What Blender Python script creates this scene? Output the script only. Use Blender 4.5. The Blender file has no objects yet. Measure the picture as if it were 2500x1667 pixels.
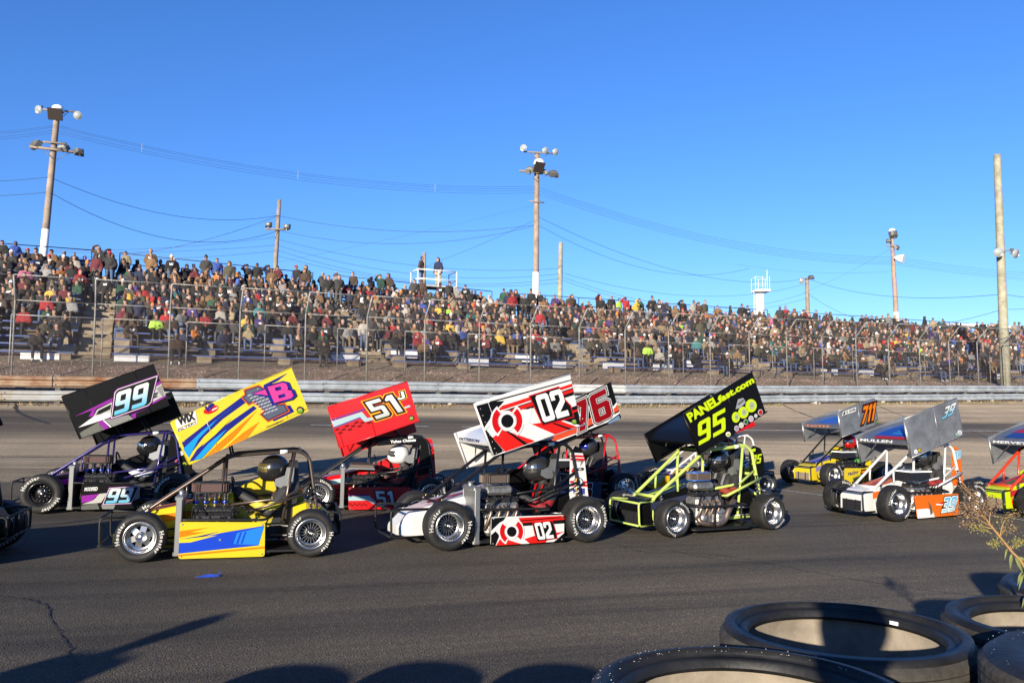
import bpy, bmesh, math, random
import numpy as np
from mathutils import Vector, Matrix

# ------------------------------------------------------------------ camera, sky, sun, exposure
SC = bpy.context.scene
COL = SC.collection
R_ = math.radians
IW, IH, FPX = 2500.0, 1667.0, 2018.0
PITCH, CAMH = R_(4.8), 1.65
cam = bpy.data.cameras.new('camera')
cam.sensor_width = 36.0
cam.lens = 36.0 * FPX / IW
cam.clip_start = 0.05
cam.clip_end = 6000
camo = bpy.data.objects.new('camera', cam)
COL.objects.link(camo)
camo.location = (0, 0, CAMH)
camo.rotation_euler = (R_(90) + PITCH, 0, 0)
SC.camera = camo

SUN_EL, SUN_AZ = R_(13.0), R_(21.5)          # light travels forward and to the right
ldir = Vector((math.sin(SUN_AZ) * math.cos(SUN_EL), math.cos(SUN_AZ) * math.cos(SUN_EL), -math.sin(SUN_EL)))
w = bpy.data.worlds.new('World')
SC.world = w
w.use_nodes = True
nt = w.node_tree
bg = nt.nodes['Background']
sky = nt.nodes.new('ShaderNodeTexSky')
sky.sky_type = 'NISHITA'
sky.sun_disc = False
sky.sun_elevation = SUN_EL
sky.sun_rotation = R_(180) + SUN_AZ
sky.altitude = 0
sky.air_density = 1.0
sky.dust_density = 0.0
sky.ozone_density = 5.5
hsv = nt.nodes.new('ShaderNodeHueSaturation')     # the camera's vivid colour rendering of the whole sky
hsv.inputs['Saturation'].default_value = 1.08
wb = nt.nodes.new('ShaderNodeMix'); wb.data_type = 'RGBA'; wb.blend_type = 'MULTIPLY'; wb.inputs[0].default_value = 1.0
wb.inputs[7].default_value = (1.06, 0.93, 1.08, 1)      # white balance
nt.links.new(sky.outputs[0], wb.inputs[6])
nt.links.new(wb.outputs[2], hsv.inputs['Color'])
nt.links.new(hsv.outputs[0], bg.inputs[0])
bg.inputs[1].default_value = 0.107
sl = bpy.data.lights.new('sun', 'SUN')
sl.energy = 4.9
sl.angle = R_(0.53)
sl.color = (1.0, 0.90, 0.74)
so = bpy.data.objects.new('sun', sl)
COL.objects.link(so)
so.rotation_euler = ldir.to_track_quat('-Z', 'Y').to_euler()
so.location = (-10, -20, 30)
SC.view_settings.view_transform = 'Standard'
SC.view_settings.look = 'None'
SC.view_settings.exposure = 1.0
SC.view_settings.gamma = 1.0
SC.render.resolution_x, SC.render.resolution_y = 1024, 682
random.seed(7)
# ------------------------------------------------------------------ helpers
def V(*a): return np.array(a, float)
def unit(v): v = np.asarray(v, float); return v / (np.linalg.norm(v) + 1e-12)

def ray(px, py):
    x = (px - IW / 2) / FPX; y = -(py - IH / 2) / FPX
    cp, sp = math.cos(PITCH), math.sin(PITCH)
    return V(x, cp - y * sp, sp + y * cp)
def at(px, py, Y):                                  # the point of the place seen at (px, py), Y metres ahead
    r = ray(px, py); return V(0, 0, CAMH) + r * (Y / r[1])

def s2l(c):
    return tuple((x / 12.92 if x <= .04045 else ((x + .055) / 1.055) ** 2.4) for x in c)
def rgb(r, g, b): return tuple(.52 * x for x in s2l((r / 255., g / 255., b / 255.)))   # print and paint colours as reflectance

MATS = {}
def M(name, col, rough=.6, metal=0., bump=0., bscale=60., var=0., vscale=6., coat=0., col2=None, spec=.5):
    if name in MATS: return MATS[name]
    m = bpy.data.materials.new(name); m.use_nodes = True; MATS[name] = m
    n = m.node_tree.nodes; l = m.node_tree.links; p = n['Principled BSDF']
    p.inputs['Base Color'].default_value = (*col, 1)
    p.inputs['Roughness'].default_value = rough
    p.inputs['Metallic'].default_value = metal
    p.inputs['Specular IOR Level'].default_value = spec
    if coat: p.inputs['Coat Weight'].default_value = coat; p.inputs['Coat Roughness'].default_value = .08
    if bump or var:
        tc = n.new('ShaderNodeTexCoord')
    if var:
        nz = n.new('ShaderNodeTexNoise'); nz.inputs['Scale'].default_value = vscale; nz.inputs['Detail'].default_value = 6
        nz.inputs['Roughness'].default_value = .65
        l.new(tc.outputs['Object'], nz.inputs['Vector'])
        mx = n.new('ShaderNodeMix'); mx.data_type = 'RGBA'
        c2 = col2 if col2 else tuple(x * (1 - var) for x in col)
        c1 = col if col2 else tuple(min(1, x * (1 + var * .5)) for x in col)
        mx.inputs[6].default_value = (*c1, 1); mx.inputs[7].default_value = (*c2, 1)
        rp = n.new('ShaderNodeMapRange'); rp.inputs[1].default_value = .35; rp.inputs[2].default_value = .65
        l.new(nz.outputs[0], rp.inputs[0]); l.new(rp.outputs[0], mx.inputs[0]); l.new(mx.outputs[2], p.inputs['Base Color'])
        mr = n.new('ShaderNodeMapRange'); mr.inputs[3].default_value = max(.02, rough - .08); mr.inputs[4].default_value = min(1, rough + .12)
        l.new(nz.outputs[0], mr.inputs[0]); l.new(mr.outputs[0], p.inputs['Roughness'])
    if bump:
        nb = n.new('ShaderNodeTexNoise'); nb.inputs['Scale'].default_value = bscale; nb.inputs['Detail'].default_value = 4
        l.new(tc.outputs['Object'], nb.inputs['Vector'])
        b = n.new('ShaderNodeBump'); b.inputs['Strength'].default_value = bump; b.inputs['Distance'].default_value = .02
        l.new(nb.outputs[0], b.inputs['Height']); l.new(b.outputs[0], p.inputs['Normal'])
    return m

def vcol_mat(name, rough=.4, coat=0., var=.0, vscale=20.):
    if name in MATS: return MATS[name]
    m = bpy.data.materials.new(name); m.use_nodes = True; MATS[name] = m
    n = m.node_tree.nodes; l = m.node_tree.links; p = n['Principled BSDF']
    a = n.new('ShaderNodeVertexColor'); a.layer_name = 'Col'
    p.inputs['Roughness'].default_value = rough
    if coat: p.inputs['Coat Weight'].default_value = coat
    if var:
        tc = n.new('ShaderNodeTexCoord'); nz = n.new('ShaderNodeTexNoise'); nz.inputs['Scale'].default_value = vscale; nz.inputs['Detail'].default_value = 3
        l.new(tc.outputs['Object'], nz.inputs['Vector'])
        mr = n.new('ShaderNodeMapRange'); mr.inputs[1].default_value = .3; mr.inputs[2].default_value = .7
        mr.inputs[3].default_value = 1 - var; mr.inputs[4].default_value = 1 + var
        l.new(nz.outputs[0], mr.inputs[0])
        mx = n.new('ShaderNodeVectorMath'); mx.operation = 'SCALE'
        l.new(a.outputs[0], mx.inputs[0]); l.new(mr.outputs[0], mx.inputs['Scale']); l.new(mx.outputs[0], p.inputs['Base Color'])
    else:
        l.new(a.outputs[0], p.inputs['Base Color'])
    return m

def fillet(pts, rad=.06, k=4):
    pts = [np.asarray(p, float) for p in pts]
    out = [pts[0]]
    for a, b, c in zip(pts, pts[1:], pts[2:]):
        u, v = a - b, c - b; lu, lv = np.linalg.norm(u), np.linalg.norm(v)
        d = min(rad, lu * .45, lv * .45); p, q = b + u / lu * d, b + v / lv * d
        for i in range(k + 1):
            t = i / k; out.append((1 - t) ** 2 * p + 2 * t * (1 - t) * b + t * t * q)
    out.append(pts[-1]); return out

class MB:
    def __init__(s): s.v = []; s.f = []; s.m = []; s.sm = []; s.c = []
    def add(s, verts, faces, m=0, smooth=False, col=None):
        o = len(s.v); s.v.extend([tuple(map(float, p)) for p in verts])
        for f in faces:
            s.f.append(tuple(i + o for i in f)); s.m.append(m); s.sm.append(smooth)
            if col is not None: s.c.append(col)
        return s
    def box(s, c, size, rot=None, m=0, ch=0.):
        hx, hy, hz = [x / 2 for x in size]
        if ch <= 0:
            P = [(x, y, z) for x in (-hx, hx) for y in (-hy, hy) for z in (-hz, hz)]
            F = [(0, 1, 3, 2), (4, 6, 7, 5), (0, 4, 5, 1), (2, 3, 7, 6), (0, 2, 6, 4), (1, 5, 7, 3)]
        else:
            P = []
            for x in (-1, 1):
                for y in (-1, 1):
                    for z in (-1, 1):
                        P += [(x * hx, y * (hy - ch), z * (hz - ch)), (x * (hx - ch), y * hy, z * (hz - ch)), (x * (hx - ch), y * (hy - ch), z * hz)]
            i = lambda x, y, z, k: ((x > 0) * 4 + (y > 0) * 2 + (z > 0)) * 3 + k
            F = []
            for x in (-1, 1): F.append((i(x, -1, -1, 0), i(x, 1, -1, 0), i(x, 1, 1, 0), i(x, -1, 1, 0))[::x])
            for y in (-1, 1): F.append((i(-1, y, -1, 1), i(-1, y, 1, 1), i(1, y, 1, 1), i(1, y, -1, 1))[::y])
            for z in (-1, 1): F.append((i(-1, -1, z, 2), i(1, -1, z, 2), i(1, 1, z, 2), i(-1, 1, z, 2))[::z])
            for x in (-1, 1):
                for y in (-1, 1): F.append((i(x, y, -1, 0), i(x, y, -1, 1), i(x, y, 1, 1), i(x, y, 1, 0))[::x * y])
                for z in (-1, 1): F.append((i(x, -1, z, 0), i(x, 1, z, 0), i(x, 1, z, 2), i(x, -1, z, 2))[::x * z])
            for y in (-1, 1):
                for z in (-1, 1): F.append((i(-1, y, z, 1), i(-1, y, z, 2), i(1, y, z, 2), i(1, y, z, 1))[::y * z])
            for x in (-1, 1):
                for y in (-1, 1):
                    for z in (-1, 1): F.append((i(x, y, z, 0), i(x, y, z, 1), i(x, y, z, 2))[::x * y * z])
        P = np.array(P)
        if rot is not None: P = P @ np.array(rot).T
        return s.add(P + np.asarray(c), F, m)
    def tube(s, pts, r, n=8, m=0, caps=True, closed=False):
        pts = [np.asarray(p, float) for p in pts]; N = len(pts)
        rs = r if hasattr(r, '__len__') else [r] * N
        T = []
        for i in range(N):
            a = pts[(i - 1) % N] if (closed or i > 0) else pts[i]; b = pts[(i + 1) % N] if (closed or i < N - 1) else pts[i]
            T.append(unit(b - a))
        up = V(0, 0, 1) if abs(T[0][2]) < .9 else V(1, 0, 0)
        x = unit(np.cross(up, T[0])); vs = []
        for i in range(N):
            x = unit(x - T[i] * (x @ T[i])); y = np.cross(T[i], x)
            for k in range(n):
                a = 2 * math.pi * k / n; vs.append(pts[i] + rs[i] * (math.cos(a) * x + math.sin(a) * y))
        F = []
        for i in range(N if closed else N - 1):
            j = (i + 1) % N
            for k in range(n): F.append((i * n + k, i * n + (k + 1) % n, j * n + (k + 1) % n, j * n + k))
        s.add(vs, F, m, True)
        if caps and not closed:
            o = len(s.v) - N * n
            s.f += [tuple(o + k for k in range(n))[::-1], tuple(o + (N - 1) * n + k for k in range(n))]; s.m += [m, m]; s.sm += [False, False]
            if s.c: s.c += [s.c[-1]] * 2
        return s
    def lathe(s, prof, n=24, origin=(0, 0, 0), axis='y', m=0, smooth=True, a0=0., a1=2 * math.pi):
        full = abs(a1 - a0 - 2 * math.pi) < 1e-6; K = n if full else n + 1; vs = []
        for i in range(K):
            a = a0 + (a1 - a0) * i / n; c, sn = math.cos(a), math.sin(a)
            for r, h in prof:
                p = {'y': (r * c, h, r * sn), 'z': (r * c, r * sn, h), 'x': (h, r * c, r * sn)}[axis]
                vs.append(np.asarray(origin) + p)
        P = len(prof); F = []
        for i in range(n):
            j = (i + 1) % K
            for k in range(P - 1):
                F.append((i * P + k, j * P + k, j * P + k + 1, i * P + k + 1))
        return s.add(vs, F, m, smooth)
    def plate(s, pts, th, m=0):                       # polygon extruded by the vector th (centred)
        P = np.array(pts, float); t = np.asarray(th, float) / 2; n = len(P)
        F = [tuple(range(n))[::-1], tuple(range(n, 2 * n))] + [(i, (i + 1) % n, n + (i + 1) % n, n + i) for i in range(n)]
        return s.add(np.vstack([P - t, P + t]), F, m)
    def loft(s, secs, m=0, smooth=False, caps=True):  # equal-length rings
        n = len(secs[0]); vs = [p for r in secs for p in r]; F = []
        for i in range(len(secs) - 1):
            for k in range(n): F.append((i * n + k, i * n + (k + 1) % n, (i + 1) * n + (k + 1) % n, (i + 1) * n + k))
        if caps: F += [tuple(range(n))[::-1], tuple((len(secs) - 1) * n + k for k in range(n))]
        return s.add(vs, F, m, smooth)
    def mesh(s, name, mats):
        me = bpy.data.meshes.new(name); me.from_pydata(s.v, [], s.f)
        for mt in (mats if isinstance(mats, (list, tuple)) else [mats]): me.materials.append(mt)
        me.polygons.foreach_set('material_index', s.m); me.polygons.foreach_set('use_smooth', s.sm)
        if s.c and len(s.c) == len(s.f):
            ca = me.color_attributes.new('Col', 'FLOAT_COLOR', 'CORNER'); arr = []
            for f, c in zip(s.f, s.c):
                if isinstance(c, list): arr += [x for q in c for x in (*q, 1)]
                else: arr += [*c, 1.] * len(f)
            ca.data.foreach_set('color', arr)
        me.update(); return me
    def each(s, name, mats, parent=None, **kw):           # every separate piece an object of its own
        par = list(range(len(s.v)))
        def fd(i):
            while par[i] != i: par[i] = par[par[i]]; i = par[i]
            return i
        for f in s.f:
            for i in f[1:]: par[fd(i)] = fd(f[0])
        gr = {}
        for k, f in enumerate(s.f): gr.setdefault(fd(f[0]), []).append(k)
        for ks in gr.values():
            m = MB(); ix = {}
            for k in ks:
                for i in s.f[k]:
                    if i not in ix: ix[i] = len(m.v); m.v.append(s.v[i])
                m.f.append(tuple(ix[i] for i in s.f[k])); m.m.append(s.m[k]); m.sm.append(s.sm[k])
            o = m.build(name, mats, parent, **kw)
        return o
    def build(s, name, mats, parent=None, sharp=None, **kw):
        me = s.mesh(name, mats)
        bm = bmesh.new(); bm.from_mesh(me); bmesh.ops.recalc_face_normals(bm, faces=bm.faces); bm.to_mesh(me); bm.free()
        if sharp: me.set_sharp_from_angle(angle=R_(sharp))
        return obj(name, me, parent, **kw)

def obj(name, me, parent=None, loc=None, rotz=None, label=None, cat=None, group=None, kind=None):
    o = bpy.data.objects.new(name, me); COL.objects.link(o)
    if parent is not None: o.parent = parent
    if loc is not None: o.location = tuple(map(float, loc))
    if rotz is not None: o.rotation_euler = (0, 0, rotz)
    tag(o, label, cat, group, kind); return o
def tag(o, label=None, cat=None, group=None, kind=None):
    if label: o['label'] = label
    if cat: o['category'] = cat
    if group: o['group'] = group
    if kind: o['kind'] = kind
    return o
def empty(name, loc=(0, 0, 0), rotz=0, **kw): 
    o = obj(name, None, None, loc, rotz, **kw); o.empty_display_size = .1; return o

def curve3(pts, k=8):                                 # Catmull-Rom through points
    P = [np.asarray(p, float) for p in pts]; P = [2 * P[0] - P[1]] + P + [2 * P[-1] - P[-2]]; out = []
    for i in range(1, len(P) - 2):
        for j in range(k):
            t = j / k; a, b, c, d = P[i - 1], P[i], P[i + 1], P[i + 2]
            out.append(.5 * (2 * b + (c - a) * t + (2 * a - 5 * b + 4 * c - d) * t * t + (3 * b - a - 3 * c + d) * t ** 3))
    out.append(P[-2]); return out

_TX = {}
def textmesh(sr, bold=.03):                           # lettering as flat faces, normalised to a unit box
    k = (sr, bold)
    if k in _TX: return _TX[k]
    cu = bpy.data.curves.new('t', 'FONT'); cu.body = sr; cu.size = 1; cu.offset = bold; cu.resolution_u = 2
    o = bpy.data.objects.new('t', cu); COL.objects.link(o)
    dg = bpy.context.evaluated_depsgraph_get(); me = bpy.data.meshes.new_from_object(o.evaluated_get(dg))
    v = np.array([p.co[:2] for p in me.vertices]); f = [tuple(p.vertices) for p in me.polygons]
    asp = (v[:, 0].max() - v[:, 0].min()) / max(1e-6, v[:, 1].max() - v[:, 1].min())
    v = (v - v.min(0)) / (v.max(0) - v.min(0))
    bpy.data.objects.remove(o); bpy.data.curves.remove(cu); bpy.data.meshes.remove(me)
    _TX[k] = (v, f, asp); return _TX[k]

_six = [[(.6, 1), (.08, 1), (0, .92), (0, .08), (.08, 0), (.2, 0), (.2, .82), (.6, .82)],
        [(.2, 0), (.54, 0), (.62, .08), (.62, .54), (.54, .62), (.2, .62), (.2, .44), (.42, .44), (.42, .18), (.2, .18)]]
GL = {
 '0': [[(.31, 1), (.08, 1), (0, .92), (0, .08), (.08, 0), (.31, 0), (.31, .18), (.2, .18), (.2, .82), (.31, .82)],
       [(.31, 1), (.54, 1), (.62, .92), (.62, .08), (.54, 0), (.31, 0), (.31, .18), (.42, .18), (.42, .82), (.31, .82)]],
 '1': [[(.2, 1), (.42, 1), (.42, 0), (.2, 0), (.2, .74), (.04, .74), (.04, .84)]],
 '2': [[(0, .66), (0, .92), (.08, 1), (.54, 1), (.62, .92), (.62, .52), (.24, .2), (.62, .2), (.62, 0), (0, 0), (0, .28), (.42, .62), (.42, .82), (.2, .82), (.2, .66)]],
 '3': [[(0, 1), (.54, 1), (.62, .92), (.62, .58), (.55, .51), (.62, .44), (.62, .08), (.54, 0), (0, 0), (0, .18), (.42, .18), (.42, .42), (.14, .42), (.14, .58), (.42, .58), (.42, .82), (0, .82)]],
 '4': [[(.4, 0), (.6, 0), (.6, 1), (.34, 1), (0, .4), (0, .2), (.4, .2), (.4, .38), (.2, .38), (.4, .74)]],
 '5': [[(0, 1), (.62, 1), (.62, .82), (.2, .82), (.2, .62), (.54, .62), (.62, .54), (.62, .08), (.54, 0), (0, 0), (0, .18), (.42, .18), (.42, .44), (0, .44)]],
 '6': _six, '9': [[(.62 - x, 1 - y) for x, y in p] for p in _six],
 '7': [[(0, 1), (.62, 1), (.62, .82), (.36, 0), (.13, 0), (.4, .8), (0, .8)]],
 'J': [[(.36, 1), (.58, 1), (.58, .1), (.48, 0), (.06, 0), (0, .08), (0, .3), (.2, .3), (.2, .2), (.36, .2)]],
 'B': [[(0, 0), (.2, 0), (.2, 1), (0, 1)], [(.2, 1), (.5, 1), (.6, .9), (.6, .6), (.54, .52), (.2, .52), (.2, .63), (.4, .63), (.4, .84), (.2, .84)],
       [(.2, .52), (.56, .52), (.66, .42), (.66, .1), (.56, 0), (.2, 0), (.2, .17), (.43, .17), (.43, .37), (.2, .37)]],
}
def poly_off(P, d):                                   # mitred polygon offset (d > 0 grows)
    P = np.array(P, float); n = len(P)
    A = sum(P[i][0] * P[(i + 1) % n][1] - P[(i + 1) % n][0] * P[i][1] for i in range(n))
    sg = 1 if A > 0 else -1; out = []
    for i in range(n):
        a, b, c = P[i - 1], P[i], P[(i + 1) % n]
        e1 = (b - a) / (np.linalg.norm(b - a) + 1e-9); e2 = (c - b) / (np.linalg.norm(c - b) + 1e-9)
        n1 = V(e1[1], -e1[0]) * sg; n2 = V(e2[1], -e2[0]) * sg
        k = n1 + n2; k = k / max(.35, (k @ k) / 2) ; out.append(b + k * d)
    return np.array(out)
def clip_poly(P, Q):                                  # clip P by the convex polygon Q
    Q = [np.asarray(q, float) for q in Q]; n = len(Q)
    A = sum(Q[i][0] * Q[(i + 1) % n][1] - Q[(i + 1) % n][0] * Q[i][1] for i in range(n))
    if A < 0: Q = Q[::-1]
    out = [np.asarray(p, float) for p in P]
    for i in range(n):
        a, b = Q[i], Q[(i + 1) % n]; sd = lambda p: (b[0] - a[0]) * (p[1] - a[1]) - (b[1] - a[1]) * (p[0] - a[0])
        inp = out; out = []
        for j in range(len(inp)):
            p, q = inp[j - 1], inp[j]; sp, sq = sd(p), sd(q)
            if (sp >= 0) != (sq >= 0): out.append(p + (q - p) * sp / (sp - sq))
            if sq >= 0: out.append(q)
        if len(out) < 3: return []
    return out
def homog(src, dst):
    A = []; B = []
    for (x, y), (u, v) in zip(src, dst):
        A += [[x, y, 1, 0, 0, 0, -u * x, -u * y], [0, 0, 0, x, y, 1, -v * x, -v * y]]; B += [u, v]
    h = np.append(np.linalg.solve(np.array(A, float), np.array(B, float)), 1).reshape(3, 3)
    def f(p):
        q = h @ V(p[0], p[1], 1); return q[:2] / q[2]
    return f

def livery_m():
    m = vcol_mat('livery_print', .42); m.node_tree.nodes['Principled BSDF'].inputs['Specular IOR Level'].default_value = .15; return m
class Decal:
    """flat print on a plate: drawn in the plate's own drawing units, laid a few mm proud of it"""
    def __init__(s, src, dst, place):
        s.q = src; s.h = homog(src, dst); s.place = place; s.mb = {}
    def poly(s, pts, col, L=1, part='stripe_decal', clip=True):
        if clip:
            pts = clip_poly(pts, s.q)
            if len(pts) < 3: return
        m = s.mb.setdefault(part, MB()); P = [s.place(*s.h(p), L * .0022) for p in pts]
        m.add(P, [tuple(range(len(P)))], 0, False, col)
    def ell(s, c, rx, ry=None, col=(1, 1, 1), L=1, part='sticker', ang=0, a0=0, a1=360, r0=None, n=20):
        ry = ry or rx; ca, sa = math.cos(R_(ang)), math.sin(R_(ang))
        def pt(a, k): x, y = k * rx * math.cos(a), k * ry * math.sin(a); return (c[0] + x * ca - y * sa, c[1] + x * sa + y * ca)
        A = [R_(a0) + R_(a1 - a0) * i / n for i in range(n + (a1 - a0 < 360))]
        if r0 is None: s.poly([pt(a, 1) for a in A], col, L, part, False)
        else:
            for a, b in zip(A, A[1:]): s.poly([pt(a, 1), pt(b, 1), pt(b, r0), pt(a, r0)], col, L, part, False)
    def num(s, st, o, ex, ey, col, L=3, outs=(), part='number_decal', gap=.12, shadow=None):
        o, ex, ey = map(lambda q: np.asarray(q, float), (o, ex, ey))
        adv = []; x = 0
        for ch in st: adv.append(x); x += {'1': .44}.get(ch, .62) + gap
        W = x - gap
        lays = [(d, c, L + i * 1.0) for i, (d, c) in enumerate(outs)] + [(0, col, L + len(outs))]
        for d, c, ly in lays:
            for ch, ax in zip(st, adv):
                for P in GL[ch]:
                    Q = poly_off(P, d) if d else np.array(P, float)
                    px = [o + ex * ((ax + u) / W) + ey * v for u, v in Q]
                    if isinstance(c, list):               # top to bottom blend of the print
                        cc = [tuple(np.array(c[0]) * min(1, max(0, v)) + np.array(c[1]) * (1 - min(1, max(0, v)))) for u, v in Q]
                        m = s.mb.setdefault(part, MB()); m.add([s.place(*s.h(p), ly * .0022) for p in px], [tuple(range(len(px)))], 0, False, cc)
                    else: s.poly(px, c, ly, part, False)
    def text(s, st, o, ex, ey, col, L=4, bold=.03, part='lettering'):
        v, f, _ = textmesh(st, bold); o, ex, ey = map(lambda q: np.asarray(q, float), (o, ex, ey))
        m = s.mb.setdefault('%s#%d' % (part, len(s.mb)), MB()); m.add([s.place(*s.h(o + ex * a + ey * b), L * .0022) for a, b in v], f, 0, False, col)
    def build(s, parent):
        for part, m in s.mb.items():
            part = part.split('#')[0]
            obj(part, m.mesh(part, livery_m()), parent)
# ------------------------------------------------------------------ the speedway: track frame t (along), n (across, outwards)
TH = R_(25.0)
D_, N_ = V(math.cos(TH), math.sin(TH), 0), V(-math.sin(TH), math.cos(TH), 0)
def TN(t, n, z=0.): return D_ * t + N_ * n + V(0, 0, z)
def smooth(a, b, x): x = min(1, max(0, (x - a) / (b - a))); return x * x * (3 - 2 * x)
NW = 26.6                                             # guardrail line
def track_z(t, n):
    k = smooth(12, 20, n)
    z = .0175 * min(n, 13.5) - .0139 * t * (1 - k)
    if n > 12: z += .128 * (max(0, n - 14.2) + .9 * smooth(12, 16, n) * (1 - smooth(16, 20, n)) * .25) 
    return z + .30 * smooth(14, 46, t) * k
def wall_z(t): return track_z(t, NW) + .04
def rise(t): return .309 - .051 * min(1, max(0, (t + 2) / 21))     # the stands get lower along the straight
def emb_z(t, n):                                      # gravel bank and the slope under the stands
    b = wall_z(t)
    pts = [(26.5, -.06), (26.9, .05), (27.6, .46), (29.4, 1.02), (30.3, 1.12), (31.0, 1.25), (41.7, 4.75), (45.5, 4.6), (56, 0.0), (400, -2.5)]
    kk = rise(t) / .309
    if n > 31: pts = [(a, z if a <= 31 else 1.25 + (z - 1.25) * kk if z > 1.25 else z) for a, z in pts]
    bb = b * (1 - smooth(27, 31, n)) + 2.05 * smooth(27, 31, n)
    for (a, za), (c, zc) in zip(pts, pts[1:]):
        if n <= c: return bb + za + (zc - za) * (n - a) / (c - a)
    return bb - 2.5

def sheet(name, ts, ns, zf, mat, **kw):
    v = [TN(t, n, zf(t, n)) for t in ts for n in ns]; k = len(ns)
    f = [(i * k + j, (i + 1) * k + j, (i + 1) * k + j + 1, i * k + j + 1) for i in range(len(ts) - 1) for j in range(k - 1)]
    m = MB(); m.add(v, f, 0, True); return m.build(name, mat, **kw)

def tn_nodes(m):                                      # position along (t) and across (n) the track as sockets
    n = m.node_tree.nodes; l = m.node_tree.links; g = n.new('ShaderNodeNewGeometry'); out = []
    for d in (D_, N_):
        q = n.new('ShaderNodeVectorMath'); q.operation = 'DOT_PRODUCT'; q.inputs[1].default_value = tuple(d)
        l.new(g.outputs['Position'], q.inputs[0]); out.append(q.outputs['Value'])
    return out, g.outputs['Position']
def mixn(m, fac, a, b, mode='MIX'):
    n = m.node_tree.nodes; l = m.node_tree.links; x = n.new('ShaderNodeMix'); x.data_type = 'RGBA'; x.blend_type = mode
    for s_, q in ((0, fac), (6, a), (7, b)):
        if hasattr(q, 'is_linked'): l.new(q, x.inputs[s_])
        else: x.inputs[s_].default_value = q if s_ == 0 else (*q, 1)
    return x.outputs[2]
def ramp(m, src, stops):
    n = m.node_tree.nodes; r = n.new('ShaderNodeValToRGB'); e = r.color_ramp.elements
    e[0].position = stops[0][0]; e[0].color = (*stops[0][1], 1); e[1].position = stops[-1][0]; e[1].color = (*stops[-1][1], 1)
    for p, c in stops[1:-1]: q = e.new(p); q.color = (*c, 1)
    m.node_tree.links.new(src, r.inputs[0]); return r.outputs[0]
def noise(m, vec, scale, detail=4, rough=.55):
    n = m.node_tree.nodes; z = n.new('ShaderNodeTexNoise'); z.inputs['Scale'].default_value = scale; z.inputs['Detail'].default_value = detail
    z.inputs['Roughness'].default_value = rough
    if vec is not None: m.node_tree.links.new(vec, z.inputs['Vector'])
    return z.outputs[0]
def maprange(m, src, a, b, c=0., d=1.):
    n = m.node_tree.nodes; r = n.new('ShaderNodeMapRange'); m.node_tree.links.new(src, r.inputs[0])
    for i, x in enumerate((a, b, c, d)): r.inputs[i + 1].default_value = x
    return r.outputs[0]
def combine(m, x, y, z=0.):
    n = m.node_tree.nodes; c = n.new('ShaderNodeCombineXYZ')
    for i, q in enumerate((x, y, z)):
        if hasattr(q, 'is_linked'): m.node_tree.links.new(q, c.inputs[i])
        else: c.inputs[i].default_value = q
    return c.outputs[0]
def scaled(m, s, k):
    n = m.node_tree.nodes; q = n.new('ShaderNodeMath'); q.operation = 'MULTIPLY'; m.node_tree.links.new(s, q.inputs[0]); q.inputs[1].default_value = k; return q.outputs[0]

# asphalt: newer dark lane inside, older worn and dusty lanes towards the wall, streaks along the groove
asph = bpy.data.materials.new('asphalt'); asph.use_nodes = True
(ts_, ns_), pos_ = tn_nodes(asph)
wob = noise(asph, combine(asph, scaled(asph, ts_, .05), scaled(asph, ns_, .6)), 1.0, 3)
nn_ = asph.node_tree.nodes.new('ShaderNodeMath'); nn_.operation = 'MULTIPLY_ADD'
ln_ = asph.node_tree.nodes.new('ShaderNodeMath'); ln_.operation = 'MULTIPLY_ADD'          # the racing lanes run a few degrees off the wall line
asph.node_tree.links.new(ts_, ln_.inputs[0]); ln_.inputs[1].default_value = .143; asph.node_tree.links.new(ns_, ln_.inputs[2])
asph.node_tree.links.new(wob, nn_.inputs[0]); nn_.inputs[1].default_value = .9; asph.node_tree.links.new(ln_.outputs[0], nn_.inputs[2])
nr = maprange(asph, nn_.outputs[0], 1.6, 29.6)
AL = (.047, .0412, .0325); A0 = (.035, .0305, .0240); A1 = (.050, .0425, .0325); A2 = (.160, .134, .100); A3 = (.050, .043, .035); A4 = (.185, .152, .112)
lane = ramp(asph, nr, [(0, AL), (.15, AL), (.245, A0), (.42, A0), (.49, A1), (.515, A1), (.535, A2), (.70, A2), (.735, A3), (.835, A3), (.875, A4), (1, A4)])
st1 = noise(asph, combine(asph, scaled(asph, ts_, .12), scaled(asph, ln_.outputs[0], 3.2)), 1.0, 5, .6)
lane = mixn(asph, maprange(asph, st1, .50, .70, 0, .75), lane, (.45, .44, .43), 'MULTIPLY')
st2 = noise(asph, combine(asph, scaled(asph, ts_, .05), scaled(asph, ln_.outputs[0], 1.1)), 1.0, 3, .5)
lane = mixn(asph, maprange(asph, st2, .45, .75, 0, .8), lane, (1.55, 1.5, 1.42), 'MULTIPLY')
st3 = noise(asph, combine(asph, scaled(asph, ts_, .07), scaled(asph, ln_.outputs[0], .75)), 1.0, 4, .6)
lane = mixn(asph, maprange(asph, st3, .48, .62, 0, .7), lane, (.52, .52, .52), 'MULTIPLY')
blot = noise(asph, pos_, .55, 5)
lane = mixn(asph, maprange(asph, blot, .35, .7, 0, .6), lane, (.62, .61, .60), 'MULTIPLY')
agg = asph.node_tree.nodes.new('ShaderNodeTexVoronoi'); agg.inputs['Scale'].default_value = 75; asph.node_tree.links.new(pos_, agg.inputs['Vector'])
fine = noise(asph, pos_, 130, 3)
g1 = maprange(asph, agg.outputs['Color'], .5, 1.0, 0, .75)
lane = mixn(asph, g1, lane, (2.3, 2.2, 2.1), 'MULTIPLY')
lane = mixn(asph, maprange(asph, fine, .50, .40, 0, .8), lane, (.25, .25, .25), 'MULTIPLY')
spk = asph.node_tree.nodes.new('ShaderNodeTexVoronoi'); spk.inputs['Scale'].default_value = 24; asph.node_tree.links.new(pos_, spk.inputs['Vector'])
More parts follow.
